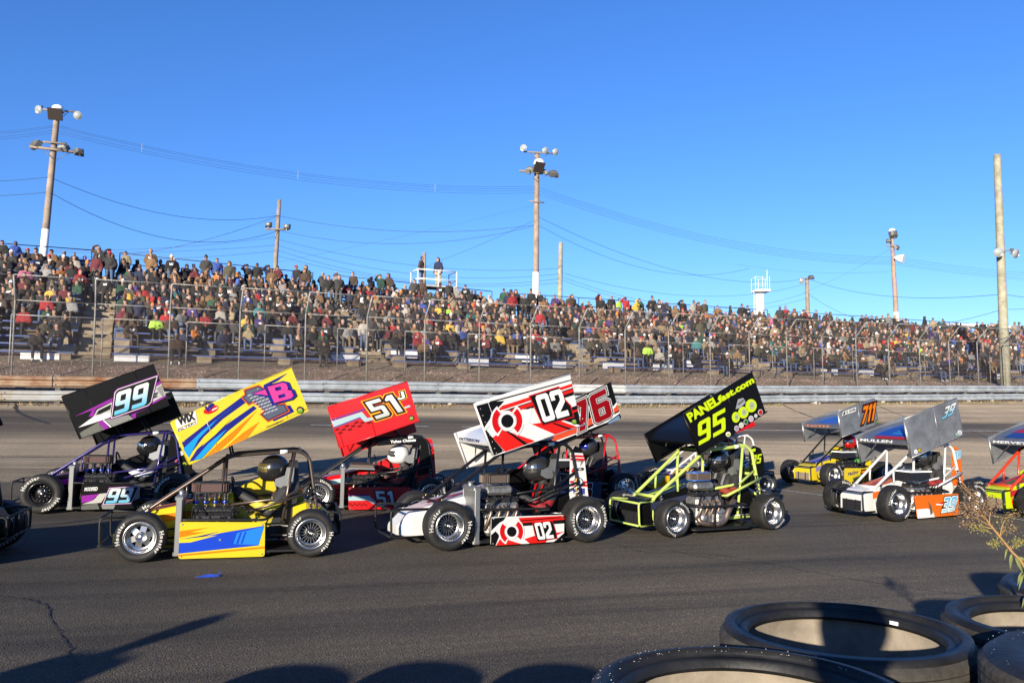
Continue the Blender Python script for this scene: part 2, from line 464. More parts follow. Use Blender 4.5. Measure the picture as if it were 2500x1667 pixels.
lane = mixn(asph, maprange(asph, spk.outputs['Distance'], .10, .05, 0, .7), lane, (.30, .27, .23))
pb = asph.node_tree.nodes['Principled BSDF']; asph.node_tree.links.new(lane, pb.inputs['Base Color'])
pb.inputs['Diffuse Roughness'].default_value = 1.0; pb.inputs['Roughness'].default_value = .82; pb.inputs['Specular IOR Level'].default_value = .35
bp = asph.node_tree.nodes.new('ShaderNodeBump'); bp.inputs['Strength'].default_value = .55; bp.inputs['Distance'].default_value = .008
asph.node_tree.links.new(agg.outputs['Distance'], bp.inputs['Height']); asph.node_tree.links.new(bp.outputs[0], pb.inputs['Normal'])

ground_m = M('dry_ground', (.16, .13, .09), .95, bump=.4, bscale=3, var=.4, vscale=.15)
g = MB(); K = 64
g.add([(0, 0, -1.6)] + [(4000 * math.cos(2 * math.pi * i / K), 4000 * math.sin(2 * math.pi * i / K), -1.6) for i in range(K)], [(0, i + 1, (i + 1) % K + 1) for i in range(K)])
g.build('ground', ground_m, kind='structure')
track = sheet('track', [-60 + 4 * i for i in range(45)], [-22, -12] + list(np.arange(-8, 12, 2.)) + list(np.arange(12, 21, .75)) + [22, 24, 25.2, 26.2, 26.85], track_z, asph, kind='structure')

gravel = bpy.data.materials.new('gravel_bank'); gravel.use_nodes = True
(tg, ng), pg = tn_nodes(gravel); gp = gravel.node_tree.nodes['Principled BSDF']; gp.inputs['Roughness'].default_value = .95; gp.inputs['Diffuse Roughness'].default_value = 1.0
vo = gravel.node_tree.nodes.new('ShaderNodeTexVoronoi'); vo.inputs['Scale'].default_value = 16; gravel.node_tree.links.new(pg, vo.inputs['Vector'])
c = ramp(gravel, maprange(gravel, vo.outputs['Color'], 0, 1), [(0, (.05, .032, .022)), (.45, (.14, .092, .066)), (.8, (.22, .155, .115)), (1, (.36, .29, .235))])
c = mixn(gravel, maprange(gravel, noise(gravel, pg, .7, 5), .42, .62, 0, .8), c, (.085, .062, .038))
c = mixn(gravel, maprange(gravel, ng, 30.4, 31.2), c, (.13, .105, .075))
gravel.node_tree.links.new(c, gp.inputs['Base Color'])
gb = gravel.node_tree.nodes.new('ShaderNodeBump'); gb.inputs['Strength'].default_value = .8; gb.inputs['Distance'].default_value = .05
gravel.node_tree.links.new(vo.outputs['Distance'], gb.inputs['Height']); gravel.node_tree.links.new(gb.outputs[0], gp.inputs['Normal'])
sheet('embankment', [-60 + 4 * i for i in range(45)], [26.5, 26.9, 27.25, 27.6, 28.2, 28.8, 29.4, 30.3, 31, 35, 38, 41.7, 45.5, 56, 90, 400], emb_z, gravel, kind='structure')

# painted lines, cracks and dark joints on the track
def strip(name, pts, wd, mat, lift=.005, **kw):      # pts: (x, y) or track (t, n)
    m = MB(); L = []
    P = [np.asarray(p, float) for p in pts]
    for i, p in enumerate(P):
        d = unit(P[min(i + 1, len(P) - 1)] - P[max(i - 1, 0)]); s_ = V(-d[1], d[0]); ww = (wd[i] if hasattr(wd, '__len__') else wd) / 2
        for sg in (-1, 1):
            q = p + s_ * sg * ww; L.append(TN(q[0], q[1], track_z(q[0], q[1]) + lift))
    m.add(L, [(2 * i, 2 * i + 1, 2 * i + 3, 2 * i + 2) for i in range(len(P) - 1)], 0, True)
    return m.build(name, mat, track, **kw)
paint = M('worn_white_paint', (.42, .41, .39), .8, var=.55, vscale=9)
tar = M('crack_tar', (.012, .012, .013), .75)
rng = random.Random(3)
def xy2tn(x, y): p = V(x, y, 0); return (p @ D_, p @ N_)
def gnd_px(px, py):                                   # where the track surface lies behind a picture point
    r = ray(px, py); s_ = 2.
    for _ in range(4000):
        q = V(0, 0, CAMH) + r * s_; t, n = q @ D_, q @ N_
        if q[2] <= track_z(t, n): return (t, n)
        s_ += .01 + s_ * .001
    return (t, n)
for i in range(24):                                   # worn broken lane line
    t0 = -16 + i * 4.1; nl = 23.0
    if i % 4 == 3: continue
    strip('lane_line', [(t0 + k * .45, nl - .143 * (t0 + k * .45) + rng.uniform(-.01, .01)) for k in range(8)], .09, paint)
P = [V(*gnd_px(*p), 0) for p in ((1880, 1192), (1985, 1206), (2180, 1230), (2428, 1260), (2540, 1276))]
strip('edge_line', [(p[0], p[1]) for p in curve3(P, 8)], .07, paint)
for n_, w_ in ((15.6, .03), (16.9, .02), (20.2, .02), (22.6, .03)):
    ph = rng.uniform(0, 9)
    strip('paving_joint', [(t, n_ - .143 * (t - 8) + .05 * math.sin(t * .33 + ph) + rng.uniform(-.012, .012)) for t in np.arange(-24, 60, .8) if n_ - .143 * (t - 8) < 26], w_, tar)
def crack(pxs, w_, k=10, j=.02):
    P = curve3([V(*gnd_px(*p), 0) for p in pxs], k)
    strip('crack', [(p[0] + rng.uniform(-j, j), p[1] + rng.uniform(-j, j)) for p in P], [w_ * rng.uniform(.4, 1.4) for _ in P], tar, .004)
crack([(60, 1462), (110, 1478), (128, 1510), (150, 1545), (172, 1585), (190, 1640), (196, 1700)], .012)
crack([(0, 1455), (60, 1462), (110, 1478)], .010)
crack([(1500, 1330), (1580, 1348), (1700, 1350), (1800, 1362), (1890, 1378), (2000, 1400), (2110, 1418), (2300, 1446), (2420, 1456)], .014, j=.008)
crack([(1500, 1330), (1640, 1346), (1770, 1368), (1890, 1378)], .012, j=.008)
crack([(45, 970), (40, 1000), (70, 1018), (120, 1035)], .10)
crack([(1860, 965), (1960, 1010), (2030, 1030)], .07)
crack([(2130, 985), (2220, 1020), (2330, 1040), (2500, 1110)], .05)
# ------------------------------------------------------------------ double guardrail
galv = M('galvanised_rail', (.36, .385, .40), .45, .25, var=.30, vscale=2.2, bump=.08, bscale=14)
galv_w = M('galvanised_rail_patched', (.55, .55, .52), .55, .1, var=.2, vscale=3)
rust = M('rusty_rail', (.36, .27, .18), .7, .05, var=.6, vscale=1.5, col2=(.17, .06, .018), bump=.15, bscale=18)
rustl = M('rust_streaked_rail', (.38, .40, .40), .5, .2, var=.5, vscale=1.6, col2=(.30, .22, .13), bump=.08, bscale=14)
postm = M('rail_post_steel', (.14, .13, .115), .6, .5, var=.4, vscale=9)
prof = [(0, -.155), (.03, -.15), (.05, -.128), (.083, -.105), (.083, -.062), (.05, -.04), (.02, -.018), (.02, .018), (.05, .04), (.083, .062), (.083, .105), (.05, .128), (.03, .15), (0, .155)]
prof = [(a - .05, b) for a, b in prof]
rail = empty('guardrail', TN(10, NW, wall_z(10)), label='double W-beam steel guardrail along the outer edge of the track', cat='guardrail')
def rp(p): return np.asarray(p) - np.array(rail.location)
rr = random.Random(5)
def rail_panel(t0, t1, zc, mat, lab=None):
    m = MB(); rings = []; K = 6
    w0 = rr.uniform(0, 6)
    for i in range(K + 1):
        t = t0 + (t1 - t0) * i / K; dn = .012 * math.sin(w0 + i * 1.3) + rr.uniform(-.006, .006); dz = rr.uniform(-.008, .008)
        z = wall_z(t) + zc + dz
        out = [rp(TN(t, NW - a + dn, z + b)) for a, b in prof]; inn = [rp(TN(t, NW - a + dn + .006, z + b)) for a, b in prof[::-1]]
        rings.append(out + inn)
    m.loft(rings, smooth=True)
    bolt = [(t0 + .12, .09), (t0 + .12, -.09), ((t0 + t1) / 2, 0)]
    o = m.build('rail_panel', mat, rail, 35)
    if lab: o['label'] = lab
    b = MB()
    for t, dz in bolt: b.lathe([(0, .0), (.016, 0), (.013, .012), (0, .013)], 6, (0, 0, 0), 'y'); q = rp(TN(t, NW - (.035 if dz else -.03) - .006, wall_z(t) + zc + dz)); n = 24; b.v[-n:] = [tuple(q + V(v[0], -v[1], v[2])) for v in b.v[-n:]]
    b.each('bolt', postm, o)
for k in range(-5, 20):
    t0 = 1.86 + 3.81 * k; t1 = t0 + 3.86
    up = rust if k < 0 else (galv_w if k == 3 else galv)
    rail_panel(t0 + (.012 if k % 2 else 0), t1, .605, up, 'upper rail panel streaked brown with rust' if up is rust else None)
    lo = rustl if k < 0 else galv
    rail_panel(t0 - 1.2, t1 - 1.2, .205, lo, 'grey lower rail panel with rust streaks' if lo is rustl else None)
    for q in (0, .5):
        t = t0 + 3.81 * q + .2; m = MB(); m.box(rp(TN(t, NW + .13, wall_z(t) + .32)), (.14, .15, .98), [[D_[0], N_[0], 0], [D_[1], N_[1], 0], [0, 0, 1]], 0, .008)
        m.build('rail_post', postm, rail)

# dry weeds along the foot of the rail
wm = vcol_mat('weeds', .9)
m = MB(); rw = random.Random(9)
for i in range(5200):
    t = rw.uniform(-14, 66); n = NW - .05 - abs(rw.gauss(0, .22)); 
    if math.sin(t * .9) + math.sin(t * .37 + 1) + rw.uniform(-.8, .8) < -.3: continue
    h = rw.uniform(.03, .13); a = rw.uniform(0, 6.28); b = TN(t, n, track_z(t, n) + .0); d = V(math.cos(a), math.sin(a), 0)
    cc = rw.choice([(.20, .15, .06), (.27, .20, .09), (.12, .12, .04), (.16, .11, .05)])
    m.add([b - d * .025, b + d * .025, b + V(d[1], -d[0], 0) * rw.uniform(-.06, .06) + V(0, 0, h)], [(0, 1, 2)], 0, False, cc)
obj('weeds', m.mesh('weeds', wm), kind='stuff', label='dry brown weeds growing along the foot of the guardrail', cat='weeds')
m = MB(); sm_ = vcol_mat('stones', .9)
def stone(m, p, r, cc):
    o = [V(1, 0, 0), V(-.6, .8, 0), V(-.5, -.9, 0), V(.1, .1, .7)]; a = rw.uniform(0, 6.28); c_, s_ = math.cos(a), math.sin(a)
    m.add([p + r * V(q[0] * c_ - q[1] * s_, q[0] * s_ + q[1] * c_, q[2]) for q in o], [(0, 1, 3), (1, 2, 3), (2, 0, 3)], 0, False, cc)
for i in range(9000):
    t = rw.uniform(-12, 60); n = rw.uniform(26.95, 30.9); g_ = rw.choice([.12, .2, .3, .5]) * rw.uniform(.8, 1.2)
    stone(m, TN(t, n, emb_z(t, n) - .005), rw.uniform(.015, .042), (g_, g_ * .74, g_ * .56))
obj('gravel', m.mesh('gravel', sm_), kind='stuff', label='loose brown gravel on the bank behind the guardrail', cat='gravel')
for i in range(70):
    t = rw.uniform(-8, 62); n = NW + rw.uniform(.0, .25); q = MB(); r = rw.uniform(.05, .12)
    P = np.array([[math.cos(a) * math.cos(b), math.sin(a) * math.cos(b), math.sin(b) * .7] for b in (-.9, 0, .9) for a in np.arange(0, 6.2, 1.05)]) * r * np.array([rw.uniform(.8, 1.2) for _ in range(18)])[:, None]
    bm = bmesh.new(); [bm.verts.new(p) for p in P]; bmesh.ops.convex_hull(bm, input=bm.verts); me = bpy.data.meshes.new('rock'); bm.to_mesh(me); bm.free()
    me.materials.append(M('rubble', (.42, .37, .31), .9, var=.3, vscale=20))
    obj('rock', me, None, TN(t, n, emb_z(t, n) + r * .4), label='pale rock lying in the gap under the guardrail', cat='rock', group='rocks under the guardrail')

# ------------------------------------------------------------------ fences
pipe = M('galvanised_pipe', (.30, .29, .27), .5, .2, var=.35, vscale=7)
wire = M('chain_link_wire', (.075, .06, .05), .7, .1)
strand = M('rusted_cable', (.13, .06, .045), .8, .2)
def fence(name, nf, zb, tlist, ht, arm, label, rails, pr):
    f = empty(name, TN(tlist[0], nf, zb(tlist[0])), label=label, cat='fence'); o_ = np.array(f.location)
    def rf(p): return np.asarray(p) - o_
    def top(t): return zb(t) + ht
    for i, t in enumerate(tlist):
        b, tp = TN(t, nf, zb(t) - .15), TN(t, nf, top(t)); q = MB()
        pts = [rf(b), rf(tp)]
        if arm: pts = fillet([rf(b), rf(tp), rf(TN(t, nf - arm[0], top(t) + arm[1]))], .05, 2)
        q.tube(pts, pr, 8); q.build('fence_post', pipe, f)
    for a, b in zip(tlist, tlist[1:]):
        for h, off in rails:
            q = MB(); n0 = nf - off
            q.tube([rf(TN(a, n0, zb(a) + h)), rf(TN((a + b) / 2, n0, (zb(a) + zb(b)) / 2 + h - .008)), rf(TN(b, n0, zb(b) + h))], .016, 6); q.build('fence_rail', pipe, f)
        q = MB(); s_ = .075                            # woven wire of one bay
        def quad(pA, pB):                              # thin flat-sided wire
            q.tube([pA, pB], .0021, 3, caps=False)
        L = b - a; H = ht - .08; nk = int((L + H) / s_) + 1
        for k in range(-int(H / s_), int(L / s_) + 1):
            x0 = k * s_
            for sg in (1, -1):
                u0, u1 = x0, x0 + H; v0, v1 = 0., H
                if u0 < 0: v0 = -u0; u0 = 0.
                if u1 > L: v1 -= u1 - L; u1 = L
                if v1 - v0 < .02: continue
                if sg < 0: u0, u1 = L - u0, L - u1
                z0 = lambda u: zb(a) + (zb(b) - zb(a)) * u / L + .04
                quad(rf(TN(a + u0, nf - .03, z0(u0) + v0)), rf(TN(a + u1, nf - .03, z0(u1) + v1)))
        if arm:
            H2 = math.hypot(*arm)
            for k in range(-int(H2 / s_), int(L / s_) + 1):
                for sg in (1, -1):
                    u0, u1 = k * s_, k * s_ + H2; v0, v1 = 0., 1.
                    if u0 < 0: v0 = -u0 / H2; u0 = 0
                    if u1 > L: v1 -= (u1 - L) / H2; u1 = L
                    if sg < 0: u0, u1 = L - u0, L - u1
                    quad(rf(TN(a + u0, nf - .03 - arm[0] * v0, top(a) + arm[1] * v0)), rf(TN(a + u1, nf - .03 - arm[0] * v1, top(a) + arm[1] * v1)))
        q.build('wire_mesh', wire, f, kind='stuff')
    return f, rf
zb1 = lambda t: emb_z(t, 27.6)
fence('catch_fence', 27.6, zb1, [-5.08 + 2.08 * k for k in range(36)], 2.52, (.62, .65), 'tall chain-link catch fence with angled top arms behind the guardrail',
      ((2.52, 0), (3.17, .62)), .026)
f2, rf2 = fence('spectator_fence', 30.1, lambda t: emb_z(t, 30.1), [-3.35 + 2.58 * k for k in range(27)], 1.55, None, 'lower chain-link fence in front of the first bench row', ((1.55, 0),), .021)
for h, off in ((.25, 0), (.95, 0)):
    q = MB(); q.tube([rp(TN(t, 27.56, zb1(t) + h - .02 * math.sin(t * 1.5))) for t in np.arange(-6, 66, 1.)], .008, 5)
    obj('restraint_cable', q.mesh('restraint_cable', strand), rail)
# ------------------------------------------------------------------ bleachers on the hillside
RSEC = [15] * 8
ROWS, RUN, N0, Z0 = 15, .70, 31.3, 3.62
AIS = [-10.9, -1.05, 8.9, 18.75, 28.6, 38.4, 48.2, 58.0, 67.8]
AW = 1.15
blue = M('faded_blue_bench', (.035, .085, .30), .6, var=.5, vscale=3, col2=(.10, .12, .20))
greyw = M('weathered_bench_board', (.13, .115, .10), .8, var=.4, vscale=5)
conc = M('tan_concrete', (.23, .175, .115), .9, var=.35, vscale=3, bump=.3, bscale=25)
conc2 = M('pale_concrete', (.30, .24, .165), .9, var=.3, vscale=4, bump=.3, bscale=25)
def row_n(k): return N0 + RUN * k
def row_z(k, t=0.): return Z0 + rise(t) * k
def beam(m, p, q, wd, th):                            # plank between two points whose ends may differ in height
    p, q = np.asarray(p), np.asarray(q); n = N_ * wd / 2; u = V(0, 0, th / 2)
    return m.loft([[p - n - u, p + n - u, p + n + u, p - n + u], [q - n - u, q + n - u, q + n + u, q - n + u]])
RT = [[D_[0], N_[0], 0], [D_[1], N_[1], 0], [0, 0, 1]]
NAMES = ['first', 'second', 'third', 'fourth', 'fifth', 'sixth', 'seventh', 'eighth']
rs = random.Random(11)
for s_, (a, b) in enumerate(zip(AIS, AIS[1:])):
    ROWS = RSEC[s_]; a += AW / 2; b -= AW / 2; o0 = TN((a + b) / 2, N0, row_z(0) - .5)
    bl = empty('bleacher_section', o0, label='bleacher section of blue plank benches, %s from the rusty end of the guardrail' % NAMES[s_], cat='bleachers', group='bleacher sections')
    rl = lambda p: np.asarray(p) - o0
    for k in range(ROWS):
        n = row_n(k)
        spl = [a, b] if k > 4 else [a, (a + b) / 2 + rs.uniform(-.3, .3), b]
        for u, v in zip(spl, spl[1:]):
            for nm, dn, dz, wd, mt in (('seat_plank', 0, 0, .26, blue), ('foot_plank', -.31, -.38, .24, blue if k < 4 else greyw)):
                q = MB(); j_ = rs.uniform(-.006, .006) - .025 + dz; beam(q, rl(TN(u + .01, n + dn, row_z(k, u) + j_)), rl(TN(v - .01, n + dn, row_z(k, v) + j_)), wd, .05); q.build(nm, mt, bl)
        q = MB(); nb = 4 if k < 5 else 3
        if k < 6:
            for i in range(nb):                       # concrete piers under the seat plank
                t = a + .35 + (b - a - .7) * i / (nb - 1) + rs.uniform(-.12, .12); q = MB()
                z = row_z(k, t); q.box(rl(TN(t, n + .02, z - .05 - .19)), (.5, .34, .37), RT, 0, .015); q.build('concrete_pier', conc2 if (i + k) % 3 else conc, bl)
        q = MB(); beam(q, rl(TN(a, n + .05, row_z(k, a) - .66)), rl(TN(b, n + .05, row_z(k, b) - .66)), .76, .36); q.build('concrete_terrace', conc, bl)
    q = MB()
    for z_, n_ in ((.98, 0), (.5, 0)):
        q.tube([rl(TN(a, row_n(ROWS - 1) + .5, row_z(ROWS - 1, a) + z_)), rl(TN(b, row_n(ROWS - 1) + .5, row_z(ROWS - 1, b) + z_))], .022, 6)
    for i in range(5):
        t = a + (b - a) * i / 4; q.tube([rl(TN(t, row_n(ROWS - 1) + .5, row_z(ROWS - 1, t) - .5)), rl(TN(t, row_n(ROWS - 1) + .5, row_z(ROWS - 1, t) + .98))], .022, 6)
    q.build('back_railing', M('dark_railing', (.03, .035, .045), .5, .3), bl)
    if s_ in (0, 5, 6, 7):
        q = MB(); beam(q, rl(TN(a, row_n(ROWS - 1) + .56, row_z(ROWS - 1, a) + .34)), rl(TN(b, row_n(ROWS - 1) + .56, row_z(ROWS - 1, b) + .34)), .03, .42); q.build('back_board', M('blue_back_board', (.03, .13, .42), .5, var=.2, vscale=2), bl)
ROWS = 15
for j, t in enumerate(AIS[1:-1]):                       # aisle stairs
    o0 = TN(t, N0 - .4, row_z(0) - .6)
    st = empty('aisle_stairs', o0, label='concrete aisle stairs climbing between bleacher sections, %s from the rusty end' % NAMES[j], cat='stairs', group='aisle stairs')
    for k in range(RSEC[j + 1] * 2):
        n = N0 - .35 + RUN / 2 * k; z = row_z(0) - .42 + rise(t) / 2 * k
        q = MB(); q.box(TN(t, n, z - .16) - o0, (AW - .06 + rs.uniform(-.05, .03), RUN / 2 + .05, .34), RT, 0, .02); q.build('step', conc if k % 3 else conc2, st)
white = M('white_sign_board', (.78, .77, .74), .6, var=.08, vscale=4)
SG = [(-2.6, 0), (.15, 0), (7.7, 1), (10.3, 2), (13.2, 1), (15.9, 2), (16.9, 1), (19.9, 1), (22.6, 1), (24.8, 2), (33, 1), (35.6, 1), (46, 1), (53, 1)]
for t, k in SG:                                        # blank white boards fixed to the low benches
    m = MB(); m.box((0, 0, .17), (1.12, .03, .34), None, 0, .004); m.box((-.45, .03, .1), (.04, .03, .3)); m.box((.45, .03, .1), (.04, .03, .3))
    obj('sign_board', m.mesh('sign_board', white), None, TN(t, row_n(k) - .17, row_z(k, t) - .42), TH, label='blank white board on the %s bench row of the %s bleacher section' % (('lowest', 'second lowest', 'third lowest')[k], NAMES[max(0, sum(t > q for q in AIS) - 1)]), cat='sign', group='white boards on the benches')
# coolers and bags left on the benches
def cooler(t, k, c1, c2, lab):
    e = empty('cooler', TN(t, row_n(k) - .05, row_z(k, t)), TH, label=lab, cat='cooler')
    m = MB(); m.box((0, 0, .14), (.40, .26, .28), None, 0, .02); m.build('box', M('cooler_' + lab[:4], c1, .45), e)
    m = MB(); m.box((0, 0, .315), (.42, .28, .06), None, 0, .02); m.build('lid', M('cooler_lid_' + lab[:4], c2, .45), e)
    m = MB(); m.tube(fillet([(-.2, -.15, .22), (-.2, -.17, .40), (.2, -.17, .40), (.2, -.15, .22)], .05), .01, 6); m.build('handle', M('cooler_lid_' + lab[:4], c2, .45), e)
cooler(11.0, 1, rgb(20, 40, 190), (.8, .8, .8), 'blue cooler with a white lid on a low bench row')
cooler(33.2, 5, rgb(190, 20, 25), (.8, .8, .8), 'red cooler with a white lid among the spectators')
# ------------------------------------------------------------------ people: limbs grown into one skin
def capsule(m, p, r0, q, r1, n=10):
    p, q = np.asarray(p, float), np.asarray(q, float); d = q - p; L = np.linalg.norm(d); t = d / L if L > 1e-6 else V(0, 0, 1)
    pts = []; rs_ = []
    for a in (-80, -50, -20): pts.append(p + t * r0 * math.sin(R_(a))); rs_.append(r0 * math.cos(R_(a)))
    if L > 1e-6: pts += [p + d * .0, p + d]; rs_ += [r0, r1]
    for a in (20, 50, 80): pts.append(q + t * r1 * math.sin(R_(a))); rs_.append(r1 * math.cos(R_(a)))
    m.tube(pts, rs_, n)
def grow(caps, voxel, ratio, smooth_n=2):
    m = MB()
    for c in caps: capsule(m, *c[:4])
    me = m.mesh('b', M('tmp', (1, 1, 1))); o = bpy.data.objects.new('b', me); COL.objects.link(o)
    a = o.modifiers.new('r', 'REMESH'); a.mode = 'VOXEL'; a.voxel_size = voxel; a.use_smooth_shade = True
    if smooth_n: b = o.modifiers.new('s', 'SMOOTH'); b.iterations = smooth_n; b.factor = .5
    if ratio < 1: c = o.modifiers.new('d', 'DECIMATE'); c.ratio = ratio
    dg = bpy.context.evaluated_depsgraph_get(); r = bpy.data.meshes.new_from_object(o.evaluated_get(dg))
    bpy.data.objects.remove(o); bpy.data.meshes.remove(me)
    r.calc_loop_triangles()
    v = np.empty(len(r.vertices) * 3); r.vertices.foreach_get('co', v); v = v.reshape(-1, 3)
    t = np.empty(len(r.loop_triangles) * 3, int); r.loop_triangles.foreach_get('vertices', t); t = t.reshape(-1, 3)
    bpy.data.meshes.remove(r)
    fc = v[t].mean(1); best = np.full(len(fc), 9.); tagi = np.zeros(len(fc), int)
    for c in caps:
        p, r0, q, r1, tg = np.asarray(c[0], float), c[1], np.asarray(c[2], float), c[3], c[4]
        d = q - p; k = np.clip(((fc - p) @ d) / (d @ d + 1e-9), 0, 1)
        ds = np.linalg.norm(fc - p - k[:, None] * d, axis=1) - (r0 + (r1 - r0) * k); u = ds < best; best[u] = ds[u]; tagi[u] = tg
    return v, t, fc, tagi
J, T, S, HT, SH, HR, GLS, AC = range(8)               # jacket, trousers, skin, hat, shoes, hair, glasses, accent
def person_caps(pose, head, coat=.02, lean=0., hands=0):
    c = coat; caps = []
    def both(p): return [(p[0] * s, p[1], p[2]) for s in (-1, 1)]
    if pose == 'sit':
        hip, knee, ank, toe = (.095, 0, .10), (.14, -.42, .12), (.13, -.44, -.33), (.14, -.60, -.385)
        y0, z0 = 0, 0.
    else:
        hip, knee, ank, toe = (.095, 0, .90), (.11, -.02, .48), (.12, .02, .07), (.14, -.14, .035); y0, z0 = 0, .80
    L = lambda p: (p[0], p[1] - lean * max(0, p[2] - z0) + y0, p[2])
    for s in (-1, 1):
        f = lambda p: (p[0] * s, p[1], p[2])
        caps += [(f(hip), .092, f(knee), .066, T), (f(knee), .066, f(ank), .05, T), (f(ank), .05, f(toe), .042, SH)]
    ch = (0, -.02, z0 + .40); sh = (.165, -.01, z0 + .475)
    caps += [((0, 0, z0 + .12), .125 + c, L((0, -.02, z0 + .28)), .125 + c, J), (L((-.07, -.02, z0 + .30)), .105 + c, L((-.08, -.02, z0 + .43)), .10 + c, J), (L((.07, -.02, z0 + .30)), .105 + c, L((.08, -.02, z0 + .43)), .10 + c, J),
             (L((-.15, -.01, z0 + .47)), .065 + c, L((.15, -.01, z0 + .47)), .065 + c, J)]
    H = {0: [((.25, -.06, z0 + .20), (.07, -.27, z0 + .16))] * 2, 1: [((.24, -.10, z0 + .24), (-.08, -.20, z0 + .30))] * 2,
         2: [((.25, -.05, z0 + .22), (.15, -.34, z0 + .14)), ((.22, -.20, z0 + .30), (.06, -.20, z0 + .55))],
         3: [((.24, .02, z0 + .20), (.24, -.06, z0 - .04))] * 2, 4: [((.27, .05, z0 + .22), (.16, -.10, z0 + .08))] * 2,
         5: [((.30, -.08, z0 + .50), (.11, -.17, z0 + .72)), ((.24, .02, z0 + .20), (.24, -.06, z0 - .04))]}[hands]
    for s, (el, ha) in zip((-1, 1), H):
        f = lambda p: (p[0] * s, p[1] - lean * max(0, p[2] - z0), p[2])
        caps += [(L((sh[0] * s, sh[1], sh[2])), .06 + c, f(el), .05 + c, J), (f(el), .05 + c, f(ha), .04 + c * .6, J), (f(ha), .038, (f(ha)[0] * .85, f(ha)[1] - .04, f(ha)[2]), .032, S)]
    hc = V(*L((0, -.045, z0 + .685)))
    caps += [(L((0, -.01, z0 + .50)), .06, tuple(hc - V(0, 0, .06)), .055, S if head != 'hood' else HT), (tuple(hc + V(0, .012, .025)), .098, tuple(hc + V(0, -.012, -.045)), .078, 99)]
    if head == 'hood': caps += [(tuple(hc + V(0, .035, .03)), .112, tuple(hc + V(0, .05, -.10)), .105, HT)]
    if head in ('cap',): caps += [(tuple(hc + V(-.035, -.10, .062)), .022, tuple(hc + V(.035, -.10, .062)), .022, HT), (tuple(hc + V(-.03, -.15, .05)), .018, tuple(hc + V(.03, -.15, .05)), .018, HT)]
    if head == 'beanie': caps += [(tuple(hc + V(0, .01, .06)), .098, tuple(hc + V(0, .01, .10)), .075, HT)]
    if head == 'long': caps += [(tuple(hc + V(0, .05, .0)), .09, tuple(hc + V(0, .05, -.16)), .08, HR)]
    return caps, hc
def person_proto(pose, head, hands, lean=0., coat=.02, voxel=.034, ratio=.36):
    caps, hc = person_caps(pose, head, coat, lean, hands)
    v, t, fc, tg = grow(caps, voxel, ratio)
    rel = (fc - hc) / .1; fr = -rel[:, 1]; z = rel[:, 2]; x = np.abs(rel[:, 0])
    hd = (tg == 99)
    face = (fr > .35) & (x < .75)
    if head == 'hood': q = np.where((fr > .45) & (x < .62) & (z < .62) & (z > -1.0), S, HT)
    elif head == 'cap': q = np.where(z > .30, HT, np.where((fr > .1), S, HR))
    elif head == 'beanie': q = np.where((z > .22) | ((fr < .15) & (z > -.1)), HT, np.where(fr > .1, S, HR))
    else: q = np.where((z > .42) | (fr < .12), HR, S)
    tg = np.where(hd, q, tg)
    near = (np.abs(rel[:, 2]) < 1.3)
    gl = (tg == S) & near & (fr > .5) & (z > .02) & (z < .36)
    tg_g = np.where(gl, GLS, tg)
    z0 = 0 if pose == 'sit' else .8
    logo = (tg == J) & (fc[:, 1] < -.10) & (np.abs(fc[:, 0]) < .09) & (fc[:, 2] > z0 + .30) & (fc[:, 2] < z0 + .40)
    return dict(v=v, t=t, tag=tg_g, tag0=tg, logo=logo, pose=pose, head=head)
PROTO = {'sit': [], 'stand': []}
for hd in ('hood', 'cap', 'beanie', 'bare', 'long'):
    for hn, ln in ((0, .12), (1, .05), (2, .28), (0, .42)) if hd in ('hood', 'cap', 'beanie') else ((0, .15), (1, .08)): PROTO['sit'].append(person_proto('sit', hd, hn, ln, .02 + .012 * (hn == 0)))
for hd in ('hood', 'cap', 'beanie', 'bare'):
    for hn in (3, 4, 5) if hd == 'cap' else (3, 4): PROTO['stand'].append(person_proto('stand', hd, hn, .03, .025))
JK = [('black', (.012, .0115, .0115), 44), ('charcoal grey', (.035, .033, .032), 16), ('navy blue', (.013, .017, .045), 8), ('dark brown', (.05, .03, .02), 14), ('tan canvas', (.16, .09, .04), 7), ('olive green', (.055, .05, .03), 8),
      ('red', (.26, .014, .018), 3.6), ('light grey', (.19, .185, .18), 4.5), ('cream white', (.36, .33, .29), 3), ('royal blue', (.03, .07, .28), 2.2), ('orange', (.40, .12, .02), 1.3), ('purple', (.06, .03, .15), 1.2), ('teal', (.03, .15, .15), 1.1),
      ('yellow', (.50, .33, .05), 1.4), ('dark green', (.015, .06, .035), 2.5), ('maroon', (.10, .014, .02), 4), ('neon green', (.34, .55, .06), .7), ('sandy camouflage', (.22, .17, .10), 4), ('pink', (.45, .12, .22), .5)]
TR = [('blue jeans', (.06, .095, .17), 28), ('black trousers', (.014, .014, .016), 34), ('grey trousers', (.07, .07, .07), 14), ('khaki trousers', (.15, .105, .06), 10), ('dark brown trousers', (.06, .04, .025), 8)]
HC = [('black', (.012, .012, .014), 40), ('navy', (.014, .02, .06), 12), ('grey', (.16, .16, .16), 12), ('white', (.66, .65, .62), 9), ('red', (.45, .015, .02), 9), ('camouflage', (.12, .11, .06), 6), ('blue', (.03, .10, .40), 5), ('orange', (.75, .2, .03), 3)]
SK = [(.34, .185, .125), (.29, .155, .10), (.38, .22, .155), (.24, .125, .08), (.11, .055, .035)]
HRC = [('brown', (.05, .028, .016)), ('dark', (.012, .009, .008)), ('blond', (.30, .19, .08)), ('grey', (.28, .27, .26))]
rc = random.Random(21)
def pick(L): return rc.choices(L, [x[2] for x in L])[0]
cm = vcol_mat('spectator_clothes', .85, 0, .28, 26)
